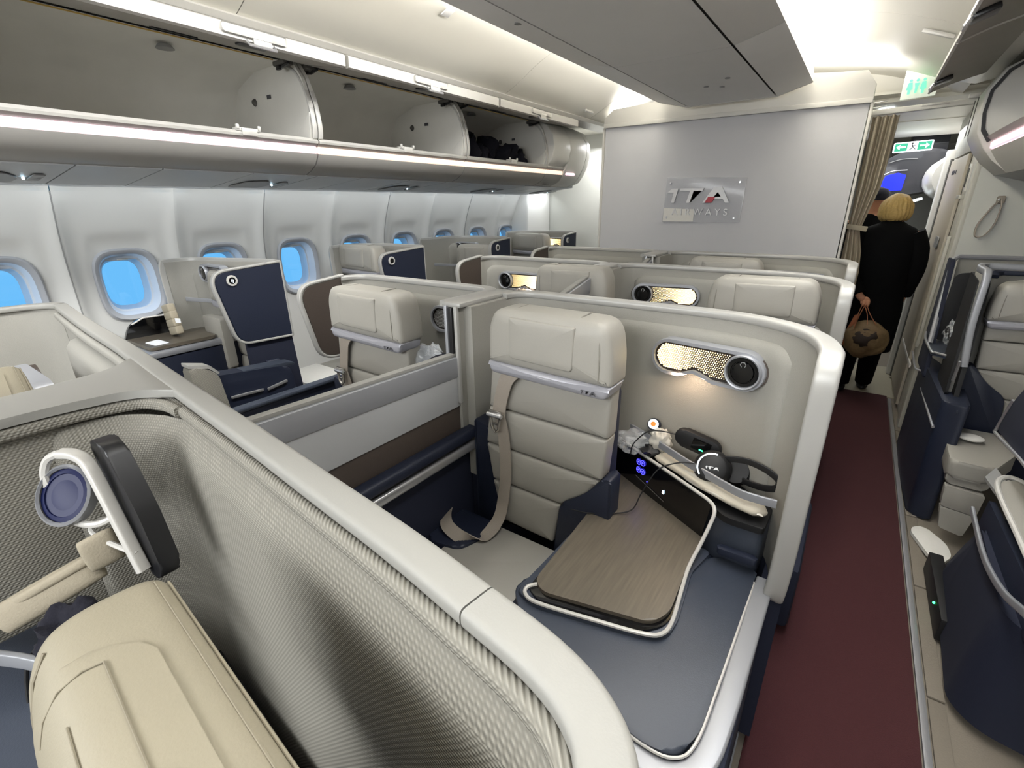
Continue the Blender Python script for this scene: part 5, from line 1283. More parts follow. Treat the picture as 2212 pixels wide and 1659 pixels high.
box('metal_strip', (-2.492, 1.09, .690), (.008, .17, .016), 'silver', ar, bev=.004, rot=Matrix.Rotation(radians(-3), 3, 'X'))
box('metal_strip', (-2.492, 1.255, .688), (.008, .12, .018), 'silver', ar, bev=.004, rot=Matrix.Rotation(radians(8), 3, 'X'))
ow = slab('end_block', rnd([(-2.47, .845, .40), (-2.47, 1.01, .40), (-2.47, .965, .835), (-2.47, .93, .875), (-2.47, .845, .905)], [0, 0, .03, .03, .03]), (-1, 0, 0), .085, 'weave', t, bev=.008)
slab('end_cap', rnd([(-2.475, .845, .90), (-2.475, .93, .878), (-2.475, .965, .838), (-2.475, .975, .845), (-2.475, .937, .892), (-2.475, .845, .918)], .003), (-1, 0, 0), .075, 'rim', ow, bev=.003)

t = window_suite('second window suite, dark navy wing just behind the row of pale headrests', [(-3.26, 2.25), (-3.28, 2.40), (-3.20, 2.54), (-3.0, 2.60), (-2.66, 2.60)], 1.325, (-2.635, 2.17, 2.60, .918), None, None, '-')
window_seat(-3.08, 2.36, 'cream seat by the window, headrest left of the second navy wing', dz=.045, belt=False, outer=False)
box('foot_rest', (-2.98, 1.80, .44), (.50, .32, .12), 'white_cloth', t, bev=.03)
box('foot_rest', (-2.98, 1.80, .30), (.50, .30, .14), 'leather', t, bev=.02)
t = window_suite('third window suite, unlit oval lamp showing above the centre row', [(-3.26, 3.18), (-3.27, 3.40), (-3.22, 3.60), (-3.05, 3.70), (-2.66, 3.71)], 1.325, (-2.635, 3.40, 3.71, .918), None, None, '-')
wlamp(t, -3.08, 3.64, 1.235, True, False)
window_seat(-2.86, 3.50, 'seat beside the unlit lamp of the third window suite', dz=-.02, mir=True, belt=False, outer=False)
sweep('guard_rail', [(-3.20, 3.28, 1.10), (-3.0, 3.36, 1.098), (-2.85, 3.42, 1.096)], rprof(.006, .024, .002), 'silver_soft', t)
t = window_suite('farthest window suite before the cream partition, bright lamp in it', [(-3.20, 4.45), (-3.20, 4.6), (-3.12, 4.74), (-3.0, 4.80), (-2.55, 4.80)], 1.325, (-2.53, 4.50, 4.80, .918), None, None, '-')
XF[0] = I4
wlamp(t, -2.70, 4.74, 1.225, False, True)
window_seat(-2.98, 4.58, 'farthest cream window seat at the end of the window line', dz=.02, belt=False, outer=False)

# ================================================================== RIGHT-HAND SUITES
def right_shell(t, Yb, x0=.55, zt=1.275):
    P = smooth_path([(x0, Yb - .30, 0), (x0 + .0, Yb - .12, 0), (x0 + .03, Yb - .03, 0), (x0 + .12, Yb, 0), (1.55, Yb, 0)], 6)
    sweep('shell', [p + V((0, 0, .30 + zt / 2)) for p in P], rprof(.028, zt - .6, .004), 'shell_fabric', t, fixed_up=True, smooth=50)
    sweep('shell_base', [p + V((0, 0, .33)) for p in P], rprof(.026, .56, .004), 'navy_fabric', t, fixed_up=True, smooth=50)
    rp = [p + V((0, 0, zt)) for p in P]; a = rp[0]
    rp = smooth_path([a + V((0.02, -.045, -.46)), a + V((0, -.035, -.25)), a + V((0, -.022, -.05)), a + V((0, -.006, -.008))], 4)[:-1] + rp
    sweep('shell_rim', rp, rprof(.034, .030, .008), 'silver_soft', t, up=(1, 0, 0), smooth=50)
t = thing('right_suite', 'right-hand suite whose console holds a black-wrapped pack', 'seat suite', (.8, 3.45, 0))
right_shell(t, 3.50, .535)
sweep('inner_rim', smooth_path([(.600, 3.395, 1.235), (.602, 3.42, 1.248), (.625, 3.445, 1.25), (.68, 3.455, 1.25), (1.3, 3.455, 1.25)], 5), rprof(.03, .022, .006), 'navy', t, smooth=50)
lining_along(t, smooth_path([(.66, 3.46, 0), (.9, 3.465, 0), (1.4, 3.465, 0)], 5), -1, 1.225, .64, .014, .03, 'lining', nu=20, nz=8)
# storage console on the aisle side
cn = slab('side_console', rnd([(.498, 3.02, 0), (.60, 2.98, 0), (.62, 3.5, 0), (.498, 4.05, 0), (.485, 3.6, 0)], .03), (0, 0, 1), .66, 'navy', t, bev=.012)
slab('tray', rnd([(.454, 3.80, .782), (.458, 3.46, .782), (.537, 3.38, .782), (.58, 3.50, .782), (.60, 3.80, .782)], .01), (0, 0, 1), .014, 'navy_leather', cn, bev=.003)
tube('tray_trim', smooth_path([(.475, 4.0, .80), (.456, 3.80, .80), (.458, 3.48, .80), (.475, 3.44, .80), (.535, 3.39, .80)], 5), .007, 'silver', cn)
slab('console_wall', rnd([(.475, 3.62, .60), (.475, 4.02, .60), (.475, 4.02, 1.27), (.475, 3.88, 1.27)], .02), (1, 0, 0), .02, 'navy_fabric', cn, bev=.003)
tube('outer_rim', smooth_path([(.468, 3.68, .80), (.478, 3.80, 1.0), (.490, 3.92, 1.22), (.505, 3.96, 1.272), (.60, 3.98, 1.28), (1.2, 3.98, 1.28)], 5), .014, 'silver_soft', cn)
slab('rear_screen_shell', rnd([(.55, 3.985, .70), (1.5, 3.985, .70), (1.5, 3.985, 1.27), (.52, 3.985, 1.27)], .02), (0, 1, 0), .03, 'shell_fabric', cn)
slab('wing_lining', rnd([(.515, 3.14, .66), (.515, 3.46, .66), (.515, 3.46, 1.25), (.515, 3.22, 1.23)], .02), (1, 0, 0), .012, 'black_soft', cn)
slab('cavity_back', rnd([(.49, 3.78, .80), (.66, 3.78, .80), (.66, 3.78, 1.22), (.50, 3.78, 1.20)], .04), (0, 1, 0), .012, 'black_soft', cn)
slab('inner_wing', rnd([(.570, 3.12, .62), (.570, 3.40, .62), (.570, 3.42, 1.25), (.570, 3.26, 1.22), (.570, 3.17, .90)], .02), (-1, 0, 0), .02, 'black_soft', cn, bev=.004)
tube('corner_accent', smooth_path([(.452, 4.15, .625), (.452, 3.84, .60), (.47, 3.78, .60), (.50, 3.72, .612)], 4), .006, 'silver', cn)
tube('side_accent', [(.490, 3.66, .52), (.494, 3.02, .515)], .007, 'silver', cn)
slab('armrest', rnd([(.535, 3.55, .612), (.575, 3.53, .612), (.605, 3.04, .612), (.555, 2.985, .612)], .012), (0, 0, 1), .02, 'navy_leather', cn, bev=.004)
tube('armrest_post', [(.52, 3.06, .86), (.522, 3.10, .75)], .006, 'silver', cn)
XF[0] = shift(0, 3.30 - 1.22, 0) @ mirror_x(.826 - .72)
make_seat('pale seat at the right edge beside the black-wrapped pack', dz=-.075, belt=False, cushion=False, outer=False)
XF[0] = I4
st = thing('seat', 'pale seat cushion with folded leg rest by the right aisle, white slipper on it', 'seat', (.68, 3.0, .3))
slab('seat_cushion', rnd([(.57, 3.27, .36), (.555, 2.80, .36), (.71, 2.79, .36), (.83, 3.05, .36), (.84, 3.27, .36)], .03), (0, 0, 1), .09, 'leather', st, bev=.02, seg=3, smooth=60)
slab('front_roll', rnd([(.565, 2.86, .32), (.715, 2.85, .32), (.715, 2.85, .43), (.56, 2.86, .43)], .02), (0, -1, 0), .045, 'leather', st, bev=.010, seg=2)
slab('leg_rest', rnd([(.575, 2.84, .205), (.705, 2.83, .195), (.712, 2.83, .305), (.568, 2.84, .315)], .008), (0, -1, 0), .045, 'leather', st, bev=.005)
slab('leg_rest', rnd([(.595, 2.84, .085), (.685, 2.83, .070), (.703, 2.83, .190), (.576, 2.84, .200)], .008), (0, -1, 0), .045, 'leather', st, bev=.005)
slp = thing('slipper', 'white slipper lying on the pale seat at the right', 'slipper', (.65, 3.08, .47))
lump('sole', (.655, 3.08, .475), (.055, .038, .016), 'white_cloth', slp, amp=.08, freq=1, sub=3)
# nearer right-hand suite, mostly outside the frame
t = thing('right_suite', 'dark navy suite body beside the aisle, lower right corner, silver edge line', 'seat suite', (.9, 2.1, 0))
fpn = rnd([(.534, 1.74, 0), (.60, 1.66, 0), (.80, 1.63, 0), (1.5, 1.63, 0), (1.5, 2.56, 0), (.613, 2.56, 0), (.565, 2.42, 0), (.556, 2.2, 0)], [.05, .05, .05, 0, 0, 0, .02, .03])
loft('body', [[(p.x, p.y, .03) for p in fpn], [(p.x + .01, p.y - (.10 if p.y > 2.3 else 0), .22) for p in fpn], [(p.x + .03, p.y - (.22 if p.y > 2.3 else .02), .44) for p in fpn]], 'navy_fabric', t, smooth=50)
box('electronics_box', (.56, 2.28, .055), (.05, .46, .10), 'black_soft', t, bev=.004)
bm = bmesh.new(); bmesh.ops.create_uvsphere(bm, u_segments=8, v_segments=6, radius=.005)
for v in bm.verts: v.co += V((.533, 2.19, .07))
bm_obj('green_led', bm, 'led_green', t)
sweep('edge_line', smooth_path([(.572, 2.33, .455), (.568, 2.20, .45), (.562, 2.05, .45), (.556, 1.90, .468), (.552, 1.72, .51), (.552, 1.55, .575), (.552, 1.40, .62)], 5), rprof(.012, .024, .005), 'silver_soft', t)
slab('inner_panel', [(.60, 1.4, .44), (.60, 2.32, .40), (.60, 2.30, .52), (.60, 1.4, .56)], (1, 0, 0), .02, 'navy', t)
slab('table', rnd([(.605, 1.3, .585), (.598, 2.20, .585), (.618, 2.33, .585), (.665, 2.375, .585), (.80, 2.2, .585), (.80, 1.3, .585)], [0, .02, .04, .04, 0, 0]), (0, 0, 1), .014, 'leather', t, bev=.003)
tube('table_trim', smooth_path([(.592, 1.4, .600), (.594, 1.9, .600), (.594, 2.20, .600), (.612, 2.33, .600), (.655, 2.38, .600), (.70, 2.33, .600), (.76, 2.2, .600)], 5), .009, 'white_trim', t)
slab('table_arm', [(.590, 2.40, .56), (.640, 2.52, .56), (.655, 2.36, .56), (.61, 2.22, .56)], (0, 0, 1), .012, 'grey_plastic', t)
wg = slab('privacy_wing', rnd([(.60, 2.515, .735), (.60, 2.445, .885), (.60, 2.33, 1.02), (.60, 1.8, 1.10), (.60, 1.8, .78), (.60, 2.14, .770)], [.03, .02, .02, 0, 0, .04]), (1, 0, 0), .022, 'navy_fabric', t, bev=.004)
tube('wing_edge', smooth_path([(.598, 2.45, .885), (.598, 2.512, .745), (.598, 2.49, .725), (.598, 2.16, .765), (.598, 1.9, .775)], 4), .006, 'silver', wg)
# items on the right
pk = thing('wrapped_pack', 'black headphones pack in clear wrap inside the right console', 'pack', (.53, 3.55, .9))
lump('contents', (.535, 3.52, .895), (.032, .075, .055), 'black_soft', pk, amp=.4, freq=1.6, sub=3, seed=5)
lump('wrap', (.533, 3.52, .90), (.037, .088, .068), 'poly', pk, amp=.45, freq=2.2, sub=4, seed=6)
bg_ = thing('floor_bag', 'white flat slipper bag lying on the floor by the right aisle', 'bag', (.56, 2.72, 0))
slab('body', rnd([(.500, 2.80, .004), (.520, 2.86, .004), (.565, 2.875, .004), (.640, 2.76, .004), (.648, 2.66, .004), (.595, 2.555, .004), (.572, 2.58, .004)], [.03, .03, .04, .04, .03, .01, .02]), (0, 0, 1), .018, 'white_cloth', bg_, bev=.006, seg=3, smooth=60)
slab('tag', [(.600, 2.575, .002), (.620, 2.56, .002), (.612, 2.50, .002)], (0, 0, 1), .004, 'grey_plastic', bg_)

# ================================================================== LOOSE THINGS ON THE MAIN SUITE
hp = thing('headphones', 'black over-ear headphones lying on the shelf behind the silver rail', 'headphones', (-.22, 1.40, .80))
hc = V((-.232, 1.375, .846)); hd_ = V((.12, -.85, .50)).normalized(); e1 = V((1, .15, 0)); e1 = (e1 - hd_ * e1.dot(hd_)).normalized(); e2 = hd_.cross(e1)
def cring(c, r, d, k=1.0): return [c + e1 * r * cos(2 * pi * i / 28) + e2 * r * k * sin(2 * pi * i / 28) + hd_ * d for i in range(28)]
ec = loft('ear_cup', [cring(hc, .036, -.045), cring(hc, .052, -.042), cring(hc, .056, -.028), cring(hc, .053, -.012), cring(hc, .045, .004), cring(hc, .038, .008)], 'black_soft', hp, smooth=50)
loft('cup_cap', [cring(hc, .041, .002), cring(hc, .040, .010), cring(hc, .032, .014)], 'black_soft', ec, smooth=50)
tube('cup_ring', cring(hc, .042, .006)[6:18], .0028, 'exit_white', ec, n=6)
emblem(axes(hc + hd_ * .0146 - e1 * .020 - e2 * .006, e1, e2), .00010, 'letter', ec, ext=.0006, red=False)
hc2 = V((-.175, 1.43, .828))
loft('ear_cup', [cring(hc2, .030, -.04), cring(hc2, .044, -.036), cring(hc2, .046, -.02), cring(hc2, .038, -.004)], 'black_soft', hp, smooth=50)
sweep('headband', smooth_path([(-.205, 1.405, .872), (-.15, 1.405, .882), (-.10, 1.395, .878), (-.062, 1.385, .864), (-.052, 1.38, .848), (-.062, 1.385, .828), (-.10, 1.40, .812), (-.150, 1.42, .806)], 6), rprof(.005, .020, .002), 'black_soft', hp, up=(0, 0, 1), smooth=50)
rc = thing('remote_unit', 'black oval cable unit with a green light, leaning on the shell', 'remote', (-.30, 1.46, .87))
rp_ = stadium((-.300, .876), .150, .060, 1.470)
R_ = Matrix.Translation(V((-.30, 1.47, .876))) @ Matrix.Rotation(radians(12), 4, 'Y') @ Matrix.Translation(V((.30, -1.47, -.876)))
slab('body', [R_ @ V(p) for p in rp_], (0, -1, 0), .026, 'black_soft', rc, bev=.007, seg=3, smooth=50)
slab('face', [R_ @ V(p) for p in [(-.315, 1.443, .858), (-.258, 1.443, .858), (-.258, 1.443, .896), (-.315, 1.443, .896)]], (0, -1, 0), .002, 'black_gloss', rc)
slab('green_led', [R_ @ V(p) for p in [(-.288, 1.440, .862), (-.276, 1.440, .862), (-.276, 1.440, .8655), (-.288, 1.440, .8655)]], (0, -1, 0), .001, 'led_green', rc)
cb_ = tube('headphone_cable', smooth_path([(-.372, 1.462, .884), (-.42, 1.45, .888), (-.46, 1.43, .882), (-.500, 1.42, .83), (-.505, 1.415, .79)], 6), .0022, 'black_soft')
tag(cb_, 'thin black cable drooping from the oval cable unit over the shelf', 'cable')
cb_ = tube('headphone_cable', smooth_path([(-.275, 1.365, .850), (-.32, 1.35, .848), (-.375, 1.33, .82), (-.40, 1.31, .775), (-.42, 1.30, .72), (-.44, 1.28, .665), (-.50, 1.24, .652), (-.56, 1.20, .655), (-.60, 1.17, .67)], 6), .0022, 'black_soft')
tag(cb_, 'black cable running from the headphones down over the wood table', 'cable')
bl = thing('wrapped_blanket', 'white folded blanket in clear film along the shelf edge', 'blanket', (-.25, 1.36, .79))
def bl_ring(c, wd, h, n=14): return [V(c) + V((.5, .86, 0)) * (wd * cos(2 * pi * i / n)) + V((0, 0, h * (1 + .15 * sin(i * 2.3)) * sin(2 * pi * i / n))) for i in range(n)]
cpt = [(-.44, 1.475, .788), (-.40, 1.455, .792), (-.32, 1.415, .796), (-.22, 1.362, .796), (-.14, 1.322, .796), (-.085, 1.300, .794), (-.066, 1.300, .79)]
loft('folded_cloth', [bl_ring(c, w_, h_) for c, w_, h_ in zip(cpt, (.012, .034, .040, .044, .040, .030, .010), (.008, .016, .018, .018, .017, .013, .006))], 'blanket_white', bl, smooth=60)
lump('film', (-.245, 1.378, .795), (.190, .044, .019), 'poly_pale', bl, amp=.13, freq=2.0, sub=4, seed=11, rot=Matrix.Rotation(radians(-28), 3, 'Z'))
pb = thing('plastic_bag', 'crumpled clear plastic bag on the shelf left of the oval cable unit', 'bag', (-.50, 1.47, .82))
lump('film', (-.52, 1.475, .812), (.060, .042, .040), 'poly', pb, amp=.32, freq=2.2, sub=4, seed=3)
lump('film', (-.425, 1.475, .840), (.036, .026, .046), 'poly_pale', pb, amp=.3, freq=2.4, sub=4, seed=8)
lump('dark_contents', (-.45, 1.465, .80), (.040, .03, .022), 'black_soft', pb, amp=.4, freq=2.0, sub=3, seed=4)
bt = thing('bottle', 'small bottle with white and orange cap lying behind the shelf rail', 'bottle', (-.46, 1.49, .87))
d_ = V((.15, -.85, .45)).normalized(); f1 = V((1, .1, 0)); f1 = (f1 - d_ * f1.dot(d_)).normalized(); f2 = d_.cross(f1); bc = V((-.455, 1.475, .895))
def bring(r, d): return [bc + f1 * r * cos(2 * pi * i / 20) + f2 * r * sin(2 * pi * i / 20) + d_ * d for i in range(20)]
loft('body', [bring(.006, -.05), bring(.022, -.045), bring(.022, -.012), bring(.017, -.004)], 'navy', bt, smooth=50)
loft('cap', [bring(.0165, -.010), bring(.017, .004), bring(.015, .007)], 'exit_white', bt, smooth=50)
loft('cap_centre', [bring(.009, .006), bring(.0085, .0085)], 'orange', bt, smooth=50)

# front left suite: bag with navy bedding and headphones; first window suite: pouch, paper
pb = thing('plastic_bag', 'clear bag with navy bedding beside the seat near the brown wing', 'bag', (-1.30, 1.35, .95))
lump('bedding', (-1.235, 1.29, .985), (.10, .06, .075), 'blanket_navy', pb, amp=.35, freq=1.3, sub=3, seed=2)
lump('film', (-1.335, 1.31, .985), (.085, .055, .095), 'poly', pb, amp=.33, freq=2.2, sub=4, seed=12)
hp2 = thing('headphones', 'black headphones half hidden behind the divider fin in the left front suite', 'headphones', (-1.22, 1.36, 1.08))
tube('headband', smooth_path([(-1.255, 1.34, 1.06), (-1.25, 1.335, 1.10), (-1.225, 1.335, 1.12), (-1.20, 1.335, 1.10), (-1.19, 1.34, 1.05)], 5), .006, 'black_soft', hp2)
loft('ear_cup', [[(-1.215 + .030 * cos(2 * pi * i / 20), 1.325 + d, 1.055 + .034 * sin(2 * pi * i / 20)) for i in range(20)] for d in (0, .02)], 'black_gloss', hp2, smooth=50)
tube('cup_ring', [(-1.215 + .031 * cos(a), 1.323, 1.055 + .035 * sin(a)) for a in [pi * .6 + pi * .9 * i / 10 for i in range(11)]], .003, 'silver', hp2, n=6)
po2 = thing('pouch', 'beige folded pouch standing on the table under the first full window', 'pouch', (-3.12, 1.10, .95))
R_ = Matrix.Rotation(radians(-12), 3, 'Y')
for i_, (z, wd) in enumerate(((.958, .060), (1.00, .060), (1.042, .057), (1.082, .052))):
    box('fold', (-3.115 - .010 * i_, 1.055, z), (wd * 1.9, .040, .048), 'pouch', po2, bev=.010, seg=3, rot=R_)
slab('label', [(-3.07, 1.05, 1.01), (-3.035, 1.06, 1.01), (-3.035, 1.06, 1.035), (-3.07, 1.05, 1.035)], (0, -1, 0), .004, 'paper', po2)
o = slab('paper_slip', rnd([(-3.10, .885, .9235), (-2.98, .895, .9235), (-2.99, .965, .9235), (-3.12, .955, .9235)], .01), (0, 0, 1), .002, 'paper'); tag(o, 'white paper slip on the table beneath the window', 'paper')
o = slab('booklet', rnd([(-3.05, 1.40, 1.07), (-2.95, 1.40, 1.06), (-3.0, 1.41, 1.17), (-3.03, 1.41, 1.17)], .01), (0, -1, 0), .008, 'paper'); tag(o, 'white booklet tucked behind the rail of the first window suite', 'booklet')
o = slab('booklet', rnd([(-3.02, 3.43, 1.02), (-2.88, 3.43, 1.02), (-2.90, 3.44, 1.10), (-3.0, 3.44, 1.10)], .01), (0, -1, 0), .008, 'paper'); tag(o, 'white booklet behind the rail of the third window suite', 'booklet')

# ================================================================== PEOPLE
def skin_body(name, joints, edges, m, parent, sub=2, root=0):
    me = bpy.data.meshes.new(name); me.from_pydata([j[0] for j in joints], edges, []); me.update()
    o = bpy.data.objects.new(name, me); COL.objects.link(o)
    md = o.modifiers.new('s', 'SKIN'); md.use_smooth_shade = True
    for i, j in enumerate(joints):
        r = j[1]; me.skin_vertices[0].data[i].radius = r if isinstance(r, tuple) else (r, r)
    me.skin_vertices[0].data[root].use_root = True
    sd = o.modifiers.new('u', 'SUBSURF'); sd.levels = sub; sd.render_levels = sub
    dg = bpy.context.evaluated_depsgraph_get(); dg.update(); ev = o.evaluated_get(dg); m2 = bpy.data.meshes.new_from_object(ev)
    vs = [tuple(v.co) for v in m2.vertices]; fs = [tuple(p.vertices) for p in m2.polygons]
    bpy.data.objects.remove(o); return mesh_obj(name, vs, fs, m, parent, smooth=80)

def ell(cx, cy, z, rx, ry, n=28, rot=0.0, tx=0.0, ty=0.0):
    return [(cx + rx * cos(2 * pi * i / n) * cos(rot) - ry * sin(2 * pi * i / n) * sin(rot), cy + rx * cos(2 * pi * i / n) * sin(rot) + ry * sin(2 * pi * i / n) * cos(rot), z + tx * cos(2 * pi * i / n) + ty * sin(2 * pi * i / n)) for i in range(n)]

pw = thing('person', 'person with blonde bob in a long black coat, back turned, handbag at the left side', 'person', (.20, 4.95, 0))
X0, Y0 = .185, 4.95
J = [((X0, Y0, .86), (.13, .10)), ((X0, Y0, 1.10), (.125, .09)), ((X0, Y0 + .01, 1.32), (.15, .09)), ((X0 + .01, Y0 + .01, 1.43), .055), ((X0 + .015, Y0 + .03, 1.50), .075), ((X0 + .01, Y0 + .04, 1.57), (.080, .092)), ((X0 + .01, Y0 + .04, 1.60), .05),
     ((X0 - .17, Y0, 1.34), .055), ((X0 - .215, Y0 - .02, 1.10), .042), ((X0 - .10, Y0 - .185, .89), .030), ((X0 - .055, Y0 - .205, .85), .024),
     ((X0 + .17, Y0, 1.34), .055), ((X0 + .215, Y0 + .02, 1.10), .042), ((X0 + .20, Y0 + .08, .88), .030), ((X0 + .19, Y0 + .11, .80), .024),
     ((X0 - .08, Y0, .80), .085), ((X0 - .08, Y0 + .01, .46), .056), ((X0 - .075, Y0 + .02, .09), .038), ((X0 - .08, Y0 + .13, .035), .034),
     ((X0 + .08, Y0, .80), .085), ((X0 + .085, Y0 + .06, .46), .056), ((X0 + .09, Y0 + .16, .10), .038), ((X0 + .09, Y0 + .27, .035), .034)]
E_ = [(0, 1), (1, 2), (2, 3), (3, 4), (4, 5), (5, 6), (2, 7), (7, 8), (8, 9), (9, 10), (2, 11), (11, 12), (12, 13), (13, 14), (0, 15), (15, 16), (16, 17), (17, 18), (0, 19), (19, 20), (20, 21), (21, 22)]
body = skin_body('body', J, E_, 'skin', pw)
ct_ = loft('coat', [ell(X0 + .01, Y0 + .01, 1.455, .060, .058), ell(X0 + .005, Y0 + .01, 1.43, .10, .075), ell(X0, Y0, 1.40, .165, .095), ell(X0, Y0, 1.35, .205, .110), ell(X0, Y0, 1.25, .205, .120), ell(X0, Y0, 1.10, .190, .122), ell(X0, Y0, .95, .195, .135), ell(X0 + .01, Y0, .75, .205, .150), ell(X0 + .01, Y0, .55, .205, .160), ell(X0 + .01, Y0, .42, .20, .165)], 'coat', pw, smooth=70)
loft('collar', [ell(X0 + .012, Y0 + .012, 1.43, .066, .066), ell(X0 + .012, Y0 + .014, 1.475, .060, .060), ell(X0 + .012, Y0 + .014, 1.47, .050, .050)], 'coat', ct_, caps=False, smooth=60)
def limb(nm, pts, rad, m, parent, n=14):
    P = smooth_path(pts, 5); k = len(P) - 1; rings = []; fr = frames(P, (0, 1, 0))
    for i, (p, s, u) in enumerate(fr):
        f = i / k * (len(rad) - 1); a = int(min(f, len(rad) - 2)); r = rad[a] * (1 - (f - a)) + rad[a + 1] * (f - a)
        rings.append([p + s * r * cos(2 * pi * q / n) + u * r * sin(2 * pi * q / n) for q in range(n)])
    return loft(nm, rings, m, parent, smooth=70)
limb('sleeve', [(X0 - .155, Y0, 1.37), (X0 - .205, Y0 - .03, 1.24), (X0 - .215, Y0 - .09, 1.08), (X0 - .10, Y0 - .185, .90)], [.070, .075, .064, .050], 'coat', ct_)
limb('sleeve', [(X0 + .155, Y0, 1.37), (X0 + .205, Y0 + .01, 1.24), (X0 + .225, Y0 + .02, 1.08), (X0 + .205, Y0 + .08, .88)], [.070, .075, .064, .050], 'coat', ct_)
limb('trouser_leg', [(X0 - .08, Y0, .60), (X0 - .08, Y0 + .01, .35), (X0 - .075, Y0 + .02, .08)], [.10, .075, .062], 'coat', pw)
limb('trouser_leg', [(X0 + .08, Y0, .60), (X0 + .085, Y0 + .06, .35), (X0 + .09, Y0 + .15, .08)], [.10, .075, .062], 'coat', pw)
for a, b in ((X0 - .078, Y0 + .06), (X0 + .09, Y0 + .20)): lump('shoe', (a, b, .035), (.045, .115, .035), 'black_soft', pw, amp=.03, freq=.8, sub=3)
# hair: bob with strands, ends at the neck
hx, hy, hz = X0 + .008, Y0 + .035, 1.535
bm = bmesh.new(); bmesh.ops.create_icosphere(bm, subdivisions=5, radius=1.0)
for v in bm.verts:
    c = v.co.copy(); ang = atan2(c.y, c.x); st_ = 1 + .035 * sin(ang * 23 + noise.noise(c * 3) * 3) * (1 - abs(c.z) * .5) + .06 * noise.noise(c * 2.2)
    rx, ry, rz = .108, .112, .120
    k_ = 1.0 + (.14 * min(1, max(0, -c.z)) if c.z < 0 else 0)
    z_ = c.z * rz
    if c.z < -.55: z_ = -.55 * rz - (abs(c.z) - .55) * rz * .45 + .012 * noise.noise(c * 7)
    v.co = V((c.x * rx * st_ * k_ + hx, c.y * ry * st_ * k_ + hy, z_ * st_ + hz))
bm_obj('hair', bm, 'hair', body, smooth=80)
for a, tilt in ((-.012, .0), (0, .004), (.012, 0.0), (.022, -.004)):   # right-hand fingers (far side) and the gripping hand
    tube('finger', smooth_path([(X0 - .045 + a * .7, Y0 - .195, .858), (X0 - .045 + a, Y0 - .222, .848), (X0 - .047 + a, Y0 - .228, .825 + tilt), (X0 - .049 + a, Y0 - .205, .812 + tilt)], 4), .0085, 'skin', body, n=8)
tube('thumb', smooth_path([(X0 - .060, Y0 - .185, .86), (X0 - .071, Y0 - .205, .845), (X0 - .067, Y0 - .222, .828)], 4), .0095, 'skin', body, n=8)
lump('palm', (X0 - .048, Y0 - .200, .848), (.032, .020, .034), 'skin', body, amp=.05, freq=1, sub=3)
hb = thing('handbag', 'brown handbag with leather straps hanging from the hand of the blonde person', 'bag', (X0 - .07, Y0 - .22, .55))
lump('body', (X0 + .012, Y0 - .250, .545), (.150, .065, .150), 'bag_tan', hb, amp=.16, freq=1.1, sub=4, seed=1)
lump('dark_panel', (X0 + .005, Y0 - .292, .565), (.09, .03, .075), 'bag_dark', hb, amp=.25, freq=1.4, sub=3, seed=3)
for dx_ in (-.03, .03):
    ribbon('strap', smooth_path([(X0 - .08, Y0 - .27 + dx_ * .5, .63), (X0 - .07 + dx_ * .2, Y0 - .26, .74), (X0 - .047 + dx_ * .3, Y0 - .228, .822), (X0 - .01 + dx_ * .3, Y0 - .245, .76), (X0 + .03 + dx_, Y0 - .27, .675)], 5), lambda u: (0, 1, 0), .005, .018, 'bag_orange', hb)
slab('scarf', rnd([(X0 - .165, Y0 - .26, .46), (X0 - .125, Y0 - .26, .48), (X0 - .065, Y0 - .24, .74), (X0 - .095, Y0 - .24, .74)], .01), (0, 1, 0), .012, 'bag_orange', hb, bev=.003)

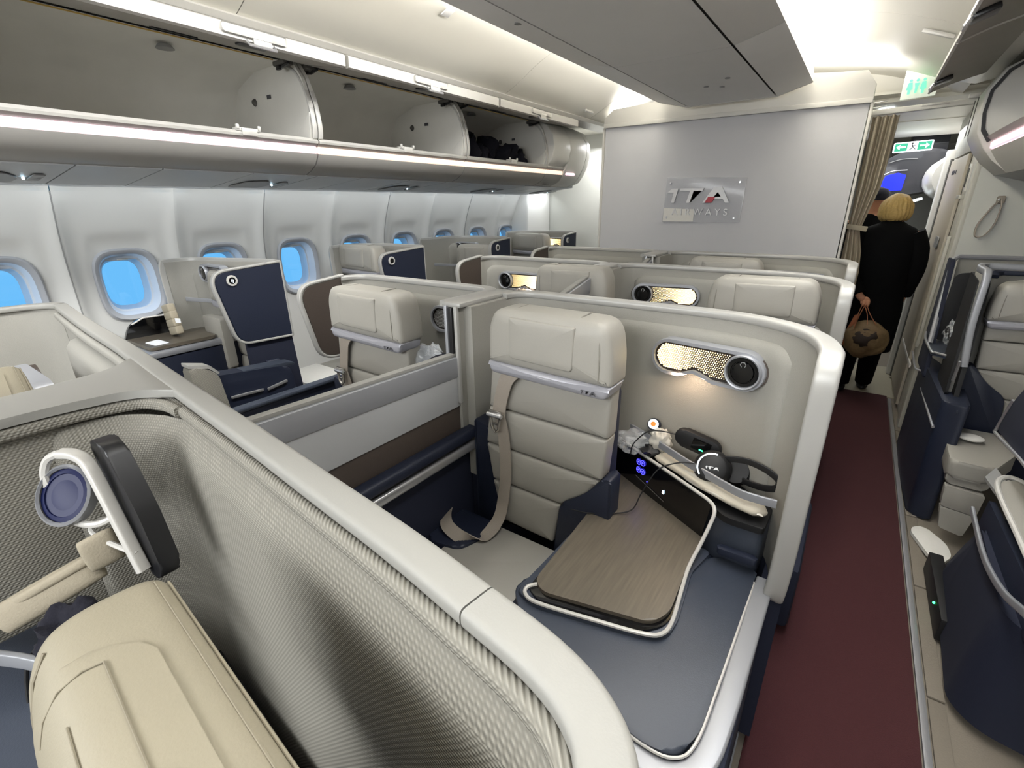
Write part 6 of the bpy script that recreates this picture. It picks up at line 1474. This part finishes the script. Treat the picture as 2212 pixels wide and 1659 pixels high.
p2 = thing('person', 'person in dark cap and clothes ahead of the blonde one, mostly hidden', 'person', (.04, 5.5, 0))
X1, Y1 = .045, 5.45
J2 = [((X1, Y1, .90), (.14, .10)), ((X1, Y1, 1.15), (.13, .09)), ((X1, Y1, 1.38), (.15, .09)), ((X1, Y1, 1.50), .055), ((X1, Y1, 1.57), .078), ((X1, Y1, 1.64), (.080, .09)), ((X1, Y1, 1.68), .05),
      ((X1 - .18, Y1, 1.40), .055), ((X1 - .22, Y1, 1.15), .042), ((X1 - .21, Y1 - .05, .92), .030), ((X1 + .18, Y1, 1.40), .055), ((X1 + .22, Y1, 1.15), .042), ((X1 + .21, Y1 - .05, .92), .030),
      ((X1 - .09, Y1, .84), .085), ((X1 - .09, Y1, .48), .056), ((X1 - .09, Y1, .10), .038), ((X1 - .09, Y1 + .12, .04), .034), ((X1 + .09, Y1, .84), .085), ((X1 + .09, Y1, .48), .056), ((X1 + .09, Y1, .10), .038), ((X1 + .09, Y1 + .12, .04), .034)]
E2 = [(0, 1), (1, 2), (2, 3), (3, 4), (4, 5), (5, 6), (2, 7), (7, 8), (8, 9), (2, 10), (10, 11), (11, 12), (0, 13), (13, 14), (14, 15), (15, 16), (0, 17), (17, 18), (18, 19), (19, 20)]
b2 = skin_body('body', J2, E2, 'skin', p2)
loft('jacket', [ell(X1, Y1, 1.50, .065, .06), ell(X1, Y1, 1.47, .12, .08), ell(X1, Y1, 1.42, .19, .10), ell(X1, Y1, 1.25, .21, .12), ell(X1, Y1, 1.0, .20, .125), ell(X1, Y1, .80, .20, .13)], 'coat', p2, smooth=70)
limb('sleeve', [(X1 - .16, Y1, 1.42), (X1 - .215, Y1, 1.25), (X1 - .22, Y1 - .02, 1.05), (X1 - .21, Y1 - .06, .94)], [.065, .07, .06, .045], 'coat', p2)
limb('sleeve', [(X1 + .16, Y1, 1.42), (X1 + .215, Y1, 1.25), (X1 + .22, Y1 - .02, 1.05), (X1 + .21, Y1 - .06, .94)], [.065, .07, .06, .045], 'coat', p2)
limb('trouser_leg', [(X1 - .09, Y1, .90), (X1 - .09, Y1, .48), (X1 - .09, Y1, .06)], [.11, .08, .06], 'blanket_navy', p2)
limb('trouser_leg', [(X1 + .09, Y1, .90), (X1 + .09, Y1, .48), (X1 + .09, Y1, .06)], [.11, .08, .06], 'blanket_navy', p2)
loft('cap', [ell(X1, Y1, 1.61, .098, .108), ell(X1, Y1, 1.66, .098, .108), ell(X1, Y1, 1.70, .078, .085), ell(X1, Y1, 1.715, .03, .03)], 'blanket_navy', b2, smooth=60)
for a, b in ((X1 - .09, Y1 + .06), (X1 + .09, Y1 + .06)): lump('shoe', (a, b, .035), (.045, .115, .035), 'black_soft', p2, amp=.03, freq=.8, sub=3)
